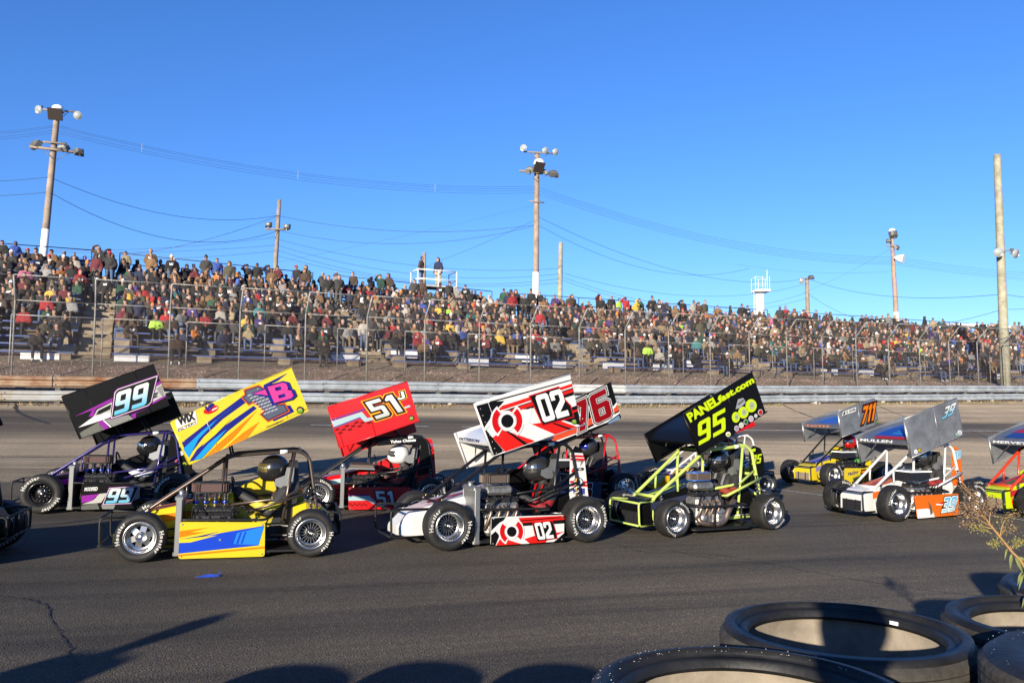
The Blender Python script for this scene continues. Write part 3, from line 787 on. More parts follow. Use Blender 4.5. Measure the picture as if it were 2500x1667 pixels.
def person_colors(p):
    j, tr, h = pick(JK), pick(TR), pick(HC); hr = rc.choice(HRC); sk = rc.choice(SK)
    if p['head'] == 'hood': h = j if rc.random() < .8 else h
    kf = rc.uniform(.6, 1.1)
    pal = np.array([tuple(x * kf for x in j[1]), tr[1], sk, h[1], (.03, .028, .026) if rc.random() < .7 else (.5, .5, .5), hr[1], (.008, .008, .008), j[1]])
    logo = rc.random() < .13
    tg = p['tag'] if rc.random() < .5 else p['tag0']
    tg = tg.copy()
    if logo: pal[AC] = (.65, .65, .65) if sum(j[1]) < .5 else (.02, .02, .02); tg[p['logo']] = AC
    head = {'hood': 'hood up', 'cap': h[0] + ' cap', 'beanie': h[0] + ' knit hat', 'bare': 'short %s hair' % hr[0], 'long': 'long %s hair' % hr[0]}[p['head']]
    sit = 'sitting' if p['pose'] == 'sit' else 'standing'
    lab = 'spectator %s on the bleachers in a %s jacket, %s, %s' % (sit, j[0], tr[0], head)
    return pal[tg], lab
def mesh_from(v, t, fcol, name, mat):
    me = bpy.data.meshes.new(name); n = len(t)
    me.vertices.add(len(v)); me.vertices.foreach_set('co', v.astype(np.float32).ravel())
    me.loops.add(n * 3); me.loops.foreach_set('vertex_index', t.astype(np.int32).ravel())
    me.polygons.add(n); me.polygons.foreach_set('loop_start', np.arange(0, n * 3, 3, dtype=np.int32))
    try: me.polygons.foreach_set('loop_total', np.full(n, 3, dtype=np.int32))
    except Exception: pass
    me.polygons.foreach_set('use_smooth', np.ones(n, bool))
    me.update(calc_edges=True)
    ca = me.color_attributes.new('Col', 'FLOAT_COLOR', 'CORNER')
    c4 = np.ones((n, 3, 4), np.float32); c4[:, :, :3] = fcol[:, None, :]; ca.data.foreach_set('color', c4.ravel())
    me.materials.append(mat); return me
spots = []
def vis(p):
    d = p - V(0, 0, CAMH); return d[1] > 1 and abs(d[0] / d[1]) < .67
for k in range(15):
    occ = [.06, .20, .45, .76, .90, .93, .95, .96, .96, .96, .96, .96, .96, .96, .96][k]
    for (a, b), RS in zip(zip(AIS, AIS[1:]), RSEC):
        if k >= RS: continue
        t = a + AW / 2 + rc.uniform(.2, .5)
        clump = rc.uniform(.75, 1.12)
        while t < b - AW / 2 - .15:
            p = TN(t, row_n(k) - .02, row_z(k, t))
            if vis(p) and rc.random() < occ * (clump if k < 5 else 1):
                st = rc.random() < (.45 if k == RS - 1 else (.14 if k == RS - 2 else .02))
                spots.append((t, k, st))
            t += rc.uniform(.40, .54)
for t in AIS[1:-1]:                                    # people standing at the head of the stairs
    for k in (12, 13, 14):
        for q in (-.3, .25): spots.append((t + q + rc.uniform(-.1, .1), k, True))
for t in AIS[1:-1]:                                    # a few people on the stairs
    for q in range(2):
        spots.append((t + rc.uniform(-.2, .2), rc.choice([3, 5, 6, 8, 9]), True))
items = []
for t, k, st in spots:
    pr = rc.choice(PROTO['stand' if st else 'sit']); p = TN(t, row_n(k) - (.16 if st else .02) + rc.uniform(-.04, .04), row_z(k, t) - (0.37 if st else 0))
    if st: p = TN(t, row_n(k) - .34, row_z(k, t) - .37)
    items.append((np.linalg.norm(p - V(0, 0, CAMH)), p, pr, TH + rc.gauss(-.25, .42), rc.uniform(.80, .99) * (.78 if rc.random() < .06 else 1)))
items.sort(key=lambda x: x[0])
SV, ST, SCc, off = [], [], [], 0
for i, (dist, p, pr, a, sc) in enumerate(items):
    fcol, lab = person_colors(pr); c_, s_ = math.cos(a), math.sin(a); Rm = np.array([[c_, -s_, 0], [s_, c_, 0], [0, 0, 1]])
    if i < 300:
        me = mesh_from(pr['v'] * sc, pr['t'], fcol, 'person', cm)
        obj('person', me, None, p, a, label=lab, cat='person', group='spectators on the bleachers')
    else:
        SV.append(pr['v'] * sc @ Rm.T + p); ST.append(pr['t'] + off); SCc.append(fcol); off += len(pr['v'])
obj('crowd', mesh_from(np.vstack(SV), np.vstack(ST), np.vstack(SCc), 'crowd', cm), kind='stuff', label='dense crowd of spectators filling the upper and farther bleacher rows', cat='crowd')
print('PEOPLE', len(items), 'tris', sum(len(x) for x in ST))
# ------------------------------------------------------------------ light poles, wires, tower
wood = M('weathered_pole_wood', (.27, .21, .165), .85, var=.35, vscale=2, bump=.3, bscale=18)
woodg = M('green_treated_pole', (.30, .28, .20), .85, var=.35, vscale=2.5, bump=.3, bscale=18)
pwhite = M('pole_white_paint', (.80, .79, .77), .6)
lampm = M('lamp_reflector', (.75, .76, .72), .16, .9)
lampg = M('lamp_housing', (.16, .16, .15), .5, .5, var=.3, vscale=6)
dark = M('lamp_dark_glass', (.05, .04, .035), .25)
TOP = {}
def pole(nm, base_px, top_px, Y, r, label, mat=wood, white_to=None):
    tp = at(*top_px, Y); bx = at(base_px[0], base_px[1], Y); d = bx - tp; zg = emb_z(*(lambda q: (q @ D_, q @ N_))(V(bx[0], bx[1], 0)))
    k = (zg - .3 - tp[2]) / d[2]; b = tp + d * k
    e = empty(nm, b, label=label, cat='pole'); m = MB(); P = [(tp - b) * i / 8 for i in range(9)]
    m.tube(P, [r * (1.15 - .35 * i / 8) for i in range(9)], 10); m.build('shaft', mat, e)
    if white_to is not None:
        f = (white_to - b[2]) / (tp[2] - b[2]); m = MB(); m.tube([(tp - b) * f * i / 3 for i in range(4)], [r * (1.15 - .35 * f * i / 3) + .006 for i in range(4)], 10); m.build('painted_base', pwhite, e)
    e['h'] = 0.0; del e['h']; e0 = np.array(e.location)
    return e, e0, tp - b
def dish(e, p, aim, s_=.42):                          # round stadium lamp
    aim = unit(aim); x = unit(np.cross(aim, V(0, 0, 1))); y = np.cross(x, aim); T_ = np.array([x, aim, y]).T
    def tr(m): m.v = [tuple(T_ @ np.array(v) * s_ + p) for v in m.v]; return m
    m = MB(); m.lathe([(.02, -.55), (.12, -.5), (.16, -.3), (.28, -.22), (.44, -.06), (.5, .05), (.49, .06), (.42, -.04), (.26, -.18), (.0, -.25)], 18); o = tr(m).build('lamp_head', lampm, e, 40)
    m = MB(); m.lathe([(0, .02), (.49, .03), (.49, .045), (0, .05)], 18); tr(m).build('lens', M('lamp_lens', (.42, .44, .42), .12, .35), o)
    m = MB(); m.box((0, -.5, .38), (.26, .3, .22), None, 0, .02); m.box((0, -.45, .2), (.06, .08, .3)); tr(m).build('ballast', lampg, o)
def flood(e, p, yaw, tilt=.3, s_=.55, mt=None):
    c_, s2 = math.cos(yaw), math.sin(yaw); ct, st_ = math.cos(tilt), math.sin(tilt)
    T_ = np.array([[c_, -s2, 0], [s2, c_, 0], [0, 0, 1]]) @ np.array([[1, 0, 0], [0, ct, -st_], [0, st_, ct]])
    def tr(m): m.v = [tuple(T_ @ np.array(v) * s_ + p) for v in m.v]; return m
    m = MB(); m.loft([[(-.5, -.3, -.4), (.5, -.3, -.4), (.5, -.3, .4), (-.5, -.3, .4)], [(-.42, .12, -.32), (.42, .12, -.32), (.42, .12, .32), (-.42, .12, .32)], [(-.2, .28, -.16), (.2, .28, -.16), (.2, .28, .16), (-.2, .28, .16)]]); o = tr(m).build('floodlight', mt or lampg, e)
    m = MB(); m.box((0, -.31, 0), (.92, .03, .72)); tr(m).build('glass', dark, o)
    m = MB(); m.box((0, 0, -.5), (.1, .1, .3)); tr(m).build('bracket', lampg, o)
def arm(e, p, L, ang=0., dz=0., w=.10):
    d = V(math.cos(ang), math.sin(ang), dz); m = MB(); m.tube([p - d * L / 2, p + d * L / 2], w * .6, 4); m.build('crossarm', wood, e)
    if L > 1.6:
        m = MB()
        for s_ in (-1, 1): m.tube([p + d * s_ * L * .3, p - V(0, 0, .55)], .015, 5)
        m.build('brace', lampg, e)
def dome(e, p, r, yaw=0.3):                            # big white-backed floodlight
    m = MB(); m.lathe([(r, -.1 * r), (r * .98, .3 * r), (r * .8, .75 * r), (r * .4, 1.0 * r), (0.001, 1.05 * r)], 18, (0, 0, 0), 'z')
    m.v = [tuple(np.array(v) + p) for v in m.v]; o = m.build('lamp_cowl', M('white_lamp_cowl', (.82, .82, .80), .4), e)
    c_, s2 = math.cos(yaw), math.sin(yaw); T_ = np.array([[c_, -s2, 0], [s2, c_, 0], [0, 0, 1]]) @ np.array([[1, 0, 0], [0, .85, -.52], [0, .52, .85]])
    m = MB(); m.box((0, 0, 0), (2.2 * r, .12 * r, 2.0 * r), None, 0, .02); m.v = [tuple(T_ @ np.array(v) + p + V(0, -.75 * r, -.75 * r)) for v in m.v]; m.build('glass_panel', dark, o)
# left light pole
e, e0, h = pole('light_pole', (108, 600), (141, 262), 40, .17, 'tall lamp pole with white base rising behind the rusty end of the stands', white_to=at(108, 560, 40)[2])
q = lambda px, py, Y=39.8: at(px, py, Y) - e0
arm(e, q(140, 270), 2.0, .0, -.08, .07); dish(e, q(94, 268), V(-.25, -1, -.25)); dish(e, q(190, 282), V(.3, -1, -.2)); dome(e, q(141, 272, 39.5), .30)
arm(e, q(134, 349), 1.1, .1, -.06, .09); arm(e, q(137, 366), 2.5, .1, -.1, .12)
flood(e, q(86, 352), 2.6, .5); flood(e, q(154, 360), 3.1, .9, .5); flood(e, q(194, 370), 3.9, .4, .45)
TOP['L'] = e0 + h
e, e0, h = pole('light_pole', (1308, 700), (1311, 372), 50, .19, 'tall lamp pole with white base behind the middle of the stands', white_to=at(1308, 665, 50)[2])
arm(e, q(1316, 373, 49.8), 1.9, 0, -.07, .08)
dish(e, q(1278, 361, 49.6), V(-.3, -1, -.1)); dish(e, q(1331, 368, 49.6), V(.35, -1, -.25)); dish(e, q(1356, 371, 49.6), V(.4, -1, -.25)); dome(e, q(1316, 402, 49.4), .34, .6)
arm(e, q(1312, 422, 49.8), 2.2, 0, -.12, .12); flood(e, q(1294, 414, 49.7), 3.0, 1.0, .6); flood(e, q(1327, 419, 49.7), 3.1, 1.2, .5); flood(e, q(1352, 423, 49.7), 3.5, .9, .6); arm(e, q(1311, 493, 49.8), .9, 0, -.1, .08)
TOP['C'] = e0 + h
e, e0, h = pole('light_pole', (672, 660), (682, 488), 52, .15, 'bare-topped wooden pole with two floodlights behind the crowd')
arm(e, q(676, 560, 51.8), 1.5, 0, -.02, .1); flood(e, q(655, 548, 51.7), 3.2, .1, .42); flood(e, q(700, 553, 51.7), 3.0, .1, .42)
TOP['S'] = e0 + h
e, e0, h = pole('utility_pole', (1035, 680), (1036, 617), 60, .17, 'short wooden pole stub behind the white railed platform'); TOP['Q'] = e0 + h
e, e0, h = pole('utility_pole', (1367, 710), (1369, 592), 56, .19, 'plain greenish wooden pole beside the white-based lamp pole', woodg); TOP['G'] = e0 + h
e, e0, h = pole('light_pole', (2188, 770), (2177, 575), 62, .17, 'reddish lamp pole with a white horn light over the far stands', M('reddish_pole', (.33, .22, .17), .85, var=.3, vscale=2), white_to=at(2187, 762, 62)[2])
flood(e, q(2182, 571, 61.7), 3.3, .3, .62); dome(e, q(2178, 566, 62.2), .25); flood(e, q(2170, 587, 61.7), 2.7, .6, .4); flood(e, q(2190, 603, 61.7), 3.9, .6, .45); arm(e, q(2177, 600, 61.8), .8, 0, 0, .1)
m = MB(); P0, P1 = q(2183, 629, 61.6), q(2206, 632, 61.2); m.tube([P0, P0 + (P1 - P0) * .3, P1], [.08, .2, .36], 12); m.build('horn_light', pwhite, e); TOP['R'] = e0 + h
e, e0, h = pole('light_pole', (1972, 760), (1970, 679), 74, .2, 'small lamp pole with two lamp heads beside the white tower'); dish(e, q(1957, 686, 73.6), V(-.3, -1, -.3), .5); flood(e, q(1981, 676, 73.6), 3.2, .9, .5); arm(e, q(1968, 680, 73.8), 1.2, 0, 0, .1); TOP['F'] = e0 + h
e, e0, h = pole('light_pole', (2455, 930), (2434, 378), 43, .22, 'thick greenish wooden pole standing just behind the far guardrail', woodg)
arm(e, q(2456, 612, 42.6), .9, 0, 0, .05); dish(e, q(2438, 616, 42.4), V(-.2, -1, -.2), .5); dish(e, q(2479, 619, 42.5), V(.4, -1, -.3), .5); TOP['B'] = e0 + h
# white lookout tower
tb = at(1855, 760, 70); e = empty('lookout_tower', (tb[0], tb[1], 2.0), label='white lookout tower with a railed cage behind the stands', cat='tower')
q2 = lambda px, py, Y=70: at(px, py, Y) - np.array(e.location)
m = MB(); m.tube([(0, 0, -1), q2(1855, 718)], .36, 14); m.build('column', pwhite, e)
m = MB(); c_ = q2(1857, 711); m.box(c_, (1.3, 1.3, .16)); m.build('platform', pwhite, e)
m = MB()
for sx in (-.6, 0, .6):
    for sy in (-.6, .6): m.tube([c_ + V(sx, sy, 0), c_ + V(sx, sy, 1.15)], .018, 5)
for z_ in (.6, 1.15):
    m.tube([c_ + V(x, y, z_) for x, y in ((-.6, -.6), (.6, -.6), (.6, .6), (-.6, .6))], .018, 5, closed=True)
m.tube([c_ + V(.68, .3, .2), c_ + V(.68, .3, 1.9)], .02, 5); m.build('railing', pwhite, e)
m = MB()
for x in (-.55, -.47): m.tube([(x, -.2, -1), (x, -.2, c_[2])], .015, 4)
for i in range(14): m.tube([(-.55, -.2, i * .35), (-.47, -.2, i * .35)], .012, 4)
m.build('ladder', pwhite, e)
# white railed platform at the top of the stands, with two people
pb_ = TN(14.9, row_n(14) + .6, 8.35); e = empty('viewing_platform', pb_ - V(0, 0, 1.2), TH, label='white railed viewing platform above the top bench row', cat='platform')
m = MB(); m.box((0, .3, 1.15), (2.3, 1.2, .08)); 
for x in (-1, 1):
    for y in (-.2, .8): m.box((x, y, .1), (.1, .1, 2.2))
m.build('deck', M('deck_boards', (.4, .38, .34), .8), e)
m = MB()
for x in (-1.1, .05, 1.1): m.tube([(x, -.3, 1.1), (x, -.3, 2.0)], .03, 6)
for x in (-1.1, 1.1): m.tube([(x, .9, 1.1), (x, .9, 2.0)], .03, 6)
for z_ in (1.5, 2.0): m.tube([(-1.1, .9, z_), (-1.1, -.3, z_), (1.1, -.3, z_), (1.1, .9, z_)], .03, 6)
m.build('railing', pwhite, e)
for x, lab in ((-.75, 'person in a dark brown jacket and jeans leaning at the platform rail'), (.25, 'person in a navy jacket and khaki trousers, hood up, on the white platform')):
    pr = [p for p in PROTO['stand'] if p['head'] == ('bare' if x < 0 else 'hood')][0]
    pal = np.array([(.045, .03, .022) if x < 0 else (.012, .018, .05), (.09, .15, .28) if x < 0 else (.36, .28, .18), SK[0], (.012, .018, .05), (.03, .03, .03), (.03, .02, .015), (.01, .01, .01), (.5, .5, .5)])
    obj('person', mesh_from(pr['v'], pr['t'], pal[pr['tag0']], 'person', cm), None, pb_ + D_ * x + N_ * (.25) + V(0, 0, -.01), TH + (.9 if x < 0 else -.9), label=lab, cat='person')
# low white roof behind the far stands
bb = at(2400, 800, 75); e = empty('low_building', (bb[0], bb[1], .5), label='low white-roofed building behind the far end of the stands', cat='building')
m = MB(); m.box((.5, 3, 3.6), (4.6, 6, 7.4)); m.build('wall', M('building_wall', (.55, .54, .52), .8), e)
m = MB(); zt = at(2330, 772, 75)[2] - .5; m.loft([[(-2.6, -.8, zt - .9), (-2.6, 6.5, zt - .2), (-2.6, 6.5, zt), (-2.6, -.8, zt - .7)], [(3.2, -.8, zt - 1.2), (3.2, 6.5, zt - .5), (3.2, 6.5, zt - .3), (3.2, -.8, zt - 1.0)]]); m.build('roof', pwhite, e)
# wires
wm_ = M('overhead_cable', (.02, .02, .022), .6)
def wire_(a, b, sag, r, lab, grp='overhead cables'):
    a, b = np.asarray(a), np.asarray(b); P = [a + (b - a) * k / 20 - V(0, 0, sag * 4 * (k / 20) * (1 - k / 20)) for k in range(21)]; o0 = a
    m = MB(); m.tube([p - o0 for p in P], r * .62, 5); obj('overhead_cable', m.mesh('overhead_cable', wm_), None, o0, label=lab, cat='cable', group=grp); return P
LX, CX = lambda y: at(141 - (y - 262) * .097, y, 39.9), lambda y: at(1311, y, 49.9)
SX = lambda y: at(680, y, 51.9); GX = lambda y: at(1368, y, 55.9); RX = lambda y: at(2183, y, 61.9); BX = lambda y: at(2446, y, 43.1); FX = lambda y: at(1971, y, 73.9)
OL = lambda y, Y=38: at(-330, y, Y)
for i, (y0, y1, y2, ym) in enumerate(((306, 455, 628, 305), (310, 460, 634, 309), (318, 465, 640, 317), (324, 471, 645, 322))):
    P = wire_(LX(y0), CX(y1), .95, .011, 'thin power line strung from the rusty-end lamp pole to the middle lamp pole')
    wire_(CX(y1 + 1), RX(y2), 1.1, .012, 'thin power line strung from the middle lamp pole to the reddish pole')
    wire_(OL(ym), LX(y0), .4, .010, 'thin power line running off from the rusty-end lamp pole past the stands')
    wire_(RX(y2), at(2700, y2 + 48, 70), .3, .012, 'thin power line leaving the reddish pole over the far building')
    if i == 0: P0 = P
    if i == 3:
        for k in (3, 9, 15):                           # insulated spacers on the bundle
            m = MB(); a, b = P0[k], P[k]; m.tube([V(0, 0, .02), b - a - V(0, 0, .02)], [.010, .010], 6); m.tube([V(0, 0, .02), V(0, 0, .08)], .015, 6); obj('line_spacer', m.mesh('line_spacer', M('grey_spacer', (.35, .36, .37), .5)), None, a, label='white spacer clipped on the bundled power lines', cat='spacer', group='line spacers')
wire_(LX(434), SX(526), 1.0, .02, 'heavy black cable from the rusty-end lamp pole to the floodlit bare-topped pole'); wire_(SX(527), CX(549), .7, .02, 'heavy black cable from the bare-topped pole to the middle lamp pole')
wire_(LX(469), SX(563), 1.5, .022, 'sagging black cable under the heavy cable at the rusty-end pole'); wire_(SX(563), CX(550), 1.0, .018, 'sagging lower cable running to the middle lamp pole')
wire_(OL(425), LX(432), .3, .018, 'black cable leaving the rusty-end lamp pole on the side away from the stands'); wire_(OL(465), LX(469), .25, .018, 'lower black cable leaving the rusty-end lamp pole away from the stands')
wire_(at(-200, 575, 50), SX(526), 2.0, .02, 'black cable looping up to the bare-topped pole'); 
for y0, y1, s_ in ((590, 578, .7), (597, 598, .5), (612, 612, .6)): wire_(at(-200, y0, 50), SX(y1), s_, .015, 'low cable crossing the sky just above the standing crowd')
for y0, y1, s_ in ((600, 668, 1.0), (612, 680, 1.1), (625, 690, .9), (585, 655, .8)): wire_(SX(y0), GX(y1), s_, .016, 'cable dropping from the bare-topped pole towards the plain greenish pole')
for y0, y1, s_ in ((674, 722, 1.8), (682, 735, 1.7), (665, 700, 1.4)): wire_(GX(y0), FX(y1 - 8), s_, .016, 'cable from the plain greenish pole towards the small lamp pole')
wire_(CX(528), FX(680), 1.7, .018, 'black cable from the middle lamp pole down to the small lamp pole'); wire_(CX(548), at(1830, 655, 68), 1.6, .016, 'second cable falling from the middle lamp pole towards the tower')
wire_(FX(680), BX(718), .8, .02, 'black cable from the small lamp pole to the thick greenish pole'); wire_(FX(715), BX(755), 1.8, .018, 'low sagging cable to the thick greenish pole')
wire_(BX(718), at(2800, 735, 40), .2, .02, 'black cable leaving the thick greenish pole past the far stands'); wire_(BX(755), at(2800, 700, 40), .3, .016, 'low cable leaving the thick greenish pole')
wire_(CX(500), SX(640), .1, .008, 'thin guy line from the middle lamp pole'); wire_(CX(535), at(1040, 650, 60), .1, .014, 'stay cable from the middle lamp pole to the pole stub')
wire_(RX(602), at(1960, 715, 70), .2, .009, 'thin guy line slanting from the reddish pole'); wire_(RX(662), at(1800, 645, 72), .4, .009, 'thin line from the reddish pole across to the tower')
# ------------------------------------------------------------------ winged midget race cars
rubber = M('tyre_rubber', (.017, .016, .015), .6, var=.5, vscale=9, bump=.05, bscale=60, spec=.3)
alu = M('polished_aluminium', (.62, .61, .60), .27, 1., var=.3, vscale=8)
sheetalu = M('brushed_aluminium', (.33, .33, .32), .38, .8, var=.2, vscale=5)
black = M('black_gloss', (.007, .007, .008), .3, spec=.35)
blackm = M('black_satin', (.010, .010, .011), .5, spec=.3)
steel = M('dull_steel', (.30, .29, .28), .42, .8, var=.3, vscale=14)
chrome = M('chrome_tube', (.72, .70, .67), .16, 1.)
engm = M('engine_black', (.022, .022, .023), .4, .3, var=.5, vscale=25, bump=.3, bscale=40)
enga = M('engine_alloy', (.36, .35, .33), .45, .8, var=.5, vscale=20, bump=.3, bscale=40)
pleat = M('filter_pleats', (.065, .034, .03), .8)
rimblack = M('rim_black', (.01, .01, .011), .22, .2, coat=.5)
anod = M('blue_anodised', (.04, .07, .45), .3, .9)
gold = M('gold_shock', (.55, .33, .08), .3, .9)
seatm = M('seat_black', (.02, .02, .021), .6)
letm = M('tyre_lettering', (.46, .45, .42), .8, var=.35, vscale=30)
exh = M('exhaust_steel', (.28, .20, .16), .4, .85, var=.5, vscale=8)
UPV = unit(V(.02, -.01, 1))
WH = {}
def wheel_meshes(R, w, style):
    key = (R, w, style)
    if key in WH: return WH[key]
    rb = .160; h = w / 2; k = R / .25
    tp = [(rb, h - .012), (rb + .012, h), (rb + (R - rb) * .35, h + .012), (rb + (R - rb) * .62, h + .010), (R * .945, h - .004), (R * .98, h - .020), (R * .996, h - .048), (R, h * .3), (R, -h * .3)]
    tp = tp + [(r, -y) for r, y in tp[:7][::-1]]
    m = MB(); m.lathe(tp, 40); tyre = m.mesh('tyre', rubber)
    m = MB(); m.lathe([(rb + .004, h - .012), (rb + .006, h - .002), (rb - .006, h), (rb - .016, h - .012), (rb - .020, h - .05), (rb - .036, h - .085), (rb - .042, h - .088)], 36)
    m.lathe([(rb + .004, -h + .012), (rb - .006, -h), (rb - .02, -h + .03), (rb - .03, 0), (rb - .036, h - .09)], 36)
    rim = m.mesh('rim', rimblack if style == 'black' else alu)
    m = MB(); d = h - .085; r1 = rb - .034
    m.lathe([(0.001, d - .03), (r1, d - .03), (r1, d - .036), (.001, d - .036)], 28, m=1)
    if style == 'spline':
        for i in range(18):
            a = 2 * math.pi * i / 18; c, s = math.cos(a), math.sin(a)
            m.box((c * (r1 + .035) / 2, d - .01, s * (r1 + .035) / 2), (r1 - .035, .018, .008), [[c, 0, -s], [0, 1, 0], [s, 0, c]])
        m.lathe([(r1, d), (r1 - .014, d + .004), (r1 - .014, d - .02)], 28); m.lathe([(.001, d + .012), (.03, d + .012), (.045, d), (.045, d - .03)], 16, m=1); m.lathe([(.001, d + .03), (.014, d + .03), (.02, d + .01)], 10)
    elif style == 'six':
        for i in range(6):
            a = 2 * math.pi * (i + .5) / 6; c, s = math.cos(a), math.sin(a)
            m.loft([[(c * .03 - q * s * .030, y, s * .03 + q * c * .030) for q, y in ((-1, d + .014), (1, d + .014), (1, d - .02), (-1, d - .02))], [(c * r1 - q * s * .030, y, s * r1 + q * c * .030) for q, y in ((-1, d), (1, d), (1, d - .02), (-1, d - .02))]])
        m.lathe([(.001, d + .03), (.024, d + .03), (.03, d + .015), (.055, d + .012), (.06, d - .02)], 16); m.lathe([(r1, d + .005), (r1 - .018, d + .002), (r1 - .02, d - .02)], 28)
    else:
        m.lathe([(.001, d), (r1, d), (r1, d - .02)], 28, m=1)
        for rr_, nb, rs_ in ((.05, 4, .008), (.105, 14, .0045)):
            for i in range(nb):
                a = 2 * math.pi * i / nb + .4; m.lathe([(.0005, d + .012), (rs_ * .8, d + .012), (rs_, d)], 8, (rr_ * math.cos(a), 0, rr_ * math.sin(a)), 'y')
        m.lathe([(.001, d + .03), (.016, d + .03), (.02, d)], 12)
    hub = m.mesh('wheel', [alu, rimblack])
    m = MB(); v0 = {}
    for sd in (1, -1):
        for base in (R_(118), R_(298)):
            x = 0.; rr_ = rb + (R - rb) * .52
            for ch in 'Hoosier':
                v, f, asp = textmesh(ch, .035); hh = (.052 if ch in 'H' else (.045 if ch == 'i' else .034)) * (R - rb) / .09 * .8; ww = hh * asp
                if ch == 'i': ww = hh * .32
                P = []
                for a, b in v:
                    u = x + a * ww; rad = rr_ - .016 + b * hh; an = base + (u - .11) / rr_ * sd
                    P.append((rad * math.cos(an), sd * (h + .0135), rad * math.sin(an)))
                m.add(P, f); x += ww + .010
    lett = m.mesh('lettering', letm)
    WH[key] = (tyre, rim, hub, lett); return WH[key]
def wheel(root, x, y, R, w, style, rot=0.):
    tyre, rim, hub, lett = wheel_meshes(R, w, style)
    o = obj('wheel', hub, root, (x, y, R)); o.rotation_euler = (0, rot, math.pi if y < 0 else 0)
    obj('tyre', tyre, o); obj('rim', rim, o); obj('lettering', lett, o)
def xz(pts, y): return [(p[0], y, p[1]) for p in pts]
def rect_sec(x, hw, z0, z1, c=.05, yo=0.):
    c = min(c, hw * .5, (z1 - z0) * .45)
    return [(x, yo + hw - c * .3, z0), (x, yo + hw, z0 + c * .3), (x, yo + hw, z1 - c), (x, yo + hw - c, z1), (x, yo - hw + c, z1), (x, yo - hw, z1 - c), (x, yo - hw, z0 + c * .3), (x, yo - hw + c * .3, z0)]
SHM = {}
def shock(root, p, q, spring, body_):
    p, q = V(*p), V(*q); m = MB(); d = q - p
    m.tube([p, p + d * .55], .016, 8); m.tube([p + d * .5, q], .008, 8); m.lathe([(0.001, -.012), (.012, -.012), (.012, .012), (.001, .012)], 8, tuple(q)); o = m.build('shock_absorber', body_, root)
    m = MB(); L = np.linalg.norm(d); t = d / L; x = unit(np.cross(t, V(1, .2, 0))); y = np.cross(t, x)
    m.tube([p + d * (.12 + .78 * i / 48) + .028 * (math.cos(i * math.pi / 4) * x + math.sin(i * math.pi / 4) * y) for i in range(49)], .0045, 5); m.build('spring', spring, o)

DRV = {}
def driver_mesh():
    if 'd' in DRV: return DRV['d']
    caps = []
    caps += [((-.50, 0, .26), .15, (-.55, 0, .42), .15, J), ((-.55, -.08, .46), .125, (-.55, .08, .46), .125, J), ((-.56, -.08, .58), .115, (-.56, .08, .58), .115, J), ((-.57, -.15, .66), .075, (-.57, .15, .66), .075, J), ((-.54, 0, .68), .07, (-.50, 0, .78), .06, J)]
    for s in (-1, 1):
        caps += [((-.57, .19 * s, .65), .075, (-.40, .30 * s, .46), .058, J), ((-.40, .30 * s, .46), .058, (-.12, .16 * s, .62), .045, J), ((-.10, .155 * s, .63), .046, (-.05, .15 * s, .66), .042, S)]
        for i in range(4):                             # fingers closed on the rim of the wheel
            b = V(-.055, .155 * s, .625 + .022 * i); caps.append((tuple(b), .014, tuple(b + V(.05, -.008 * s, .004)), .013, S)); caps.append((tuple(b + V(.05, -.008 * s, .004)), .013, tuple(b + V(.045, -.045 * s, .0)), .012, S))
        caps.append(((-.07, .13 * s, .69), .015, (-.03, .115 * s, .70), .012, S))
        caps += [((-.46, .10 * s, .28), .10, (-.02, .13 * s, .44), .075, T), ((-.02, .13 * s, .44), .075, (.42, .11 * s, .26), .052, T), ((.42, .11 * s, .26), .052, (.52, .11 * s, .34), .042, SH)]
    v, t, fc, tg = grow(caps, .014, .35, 1); DRV['d'] = (v, t, fc, tg); return DRV['d']
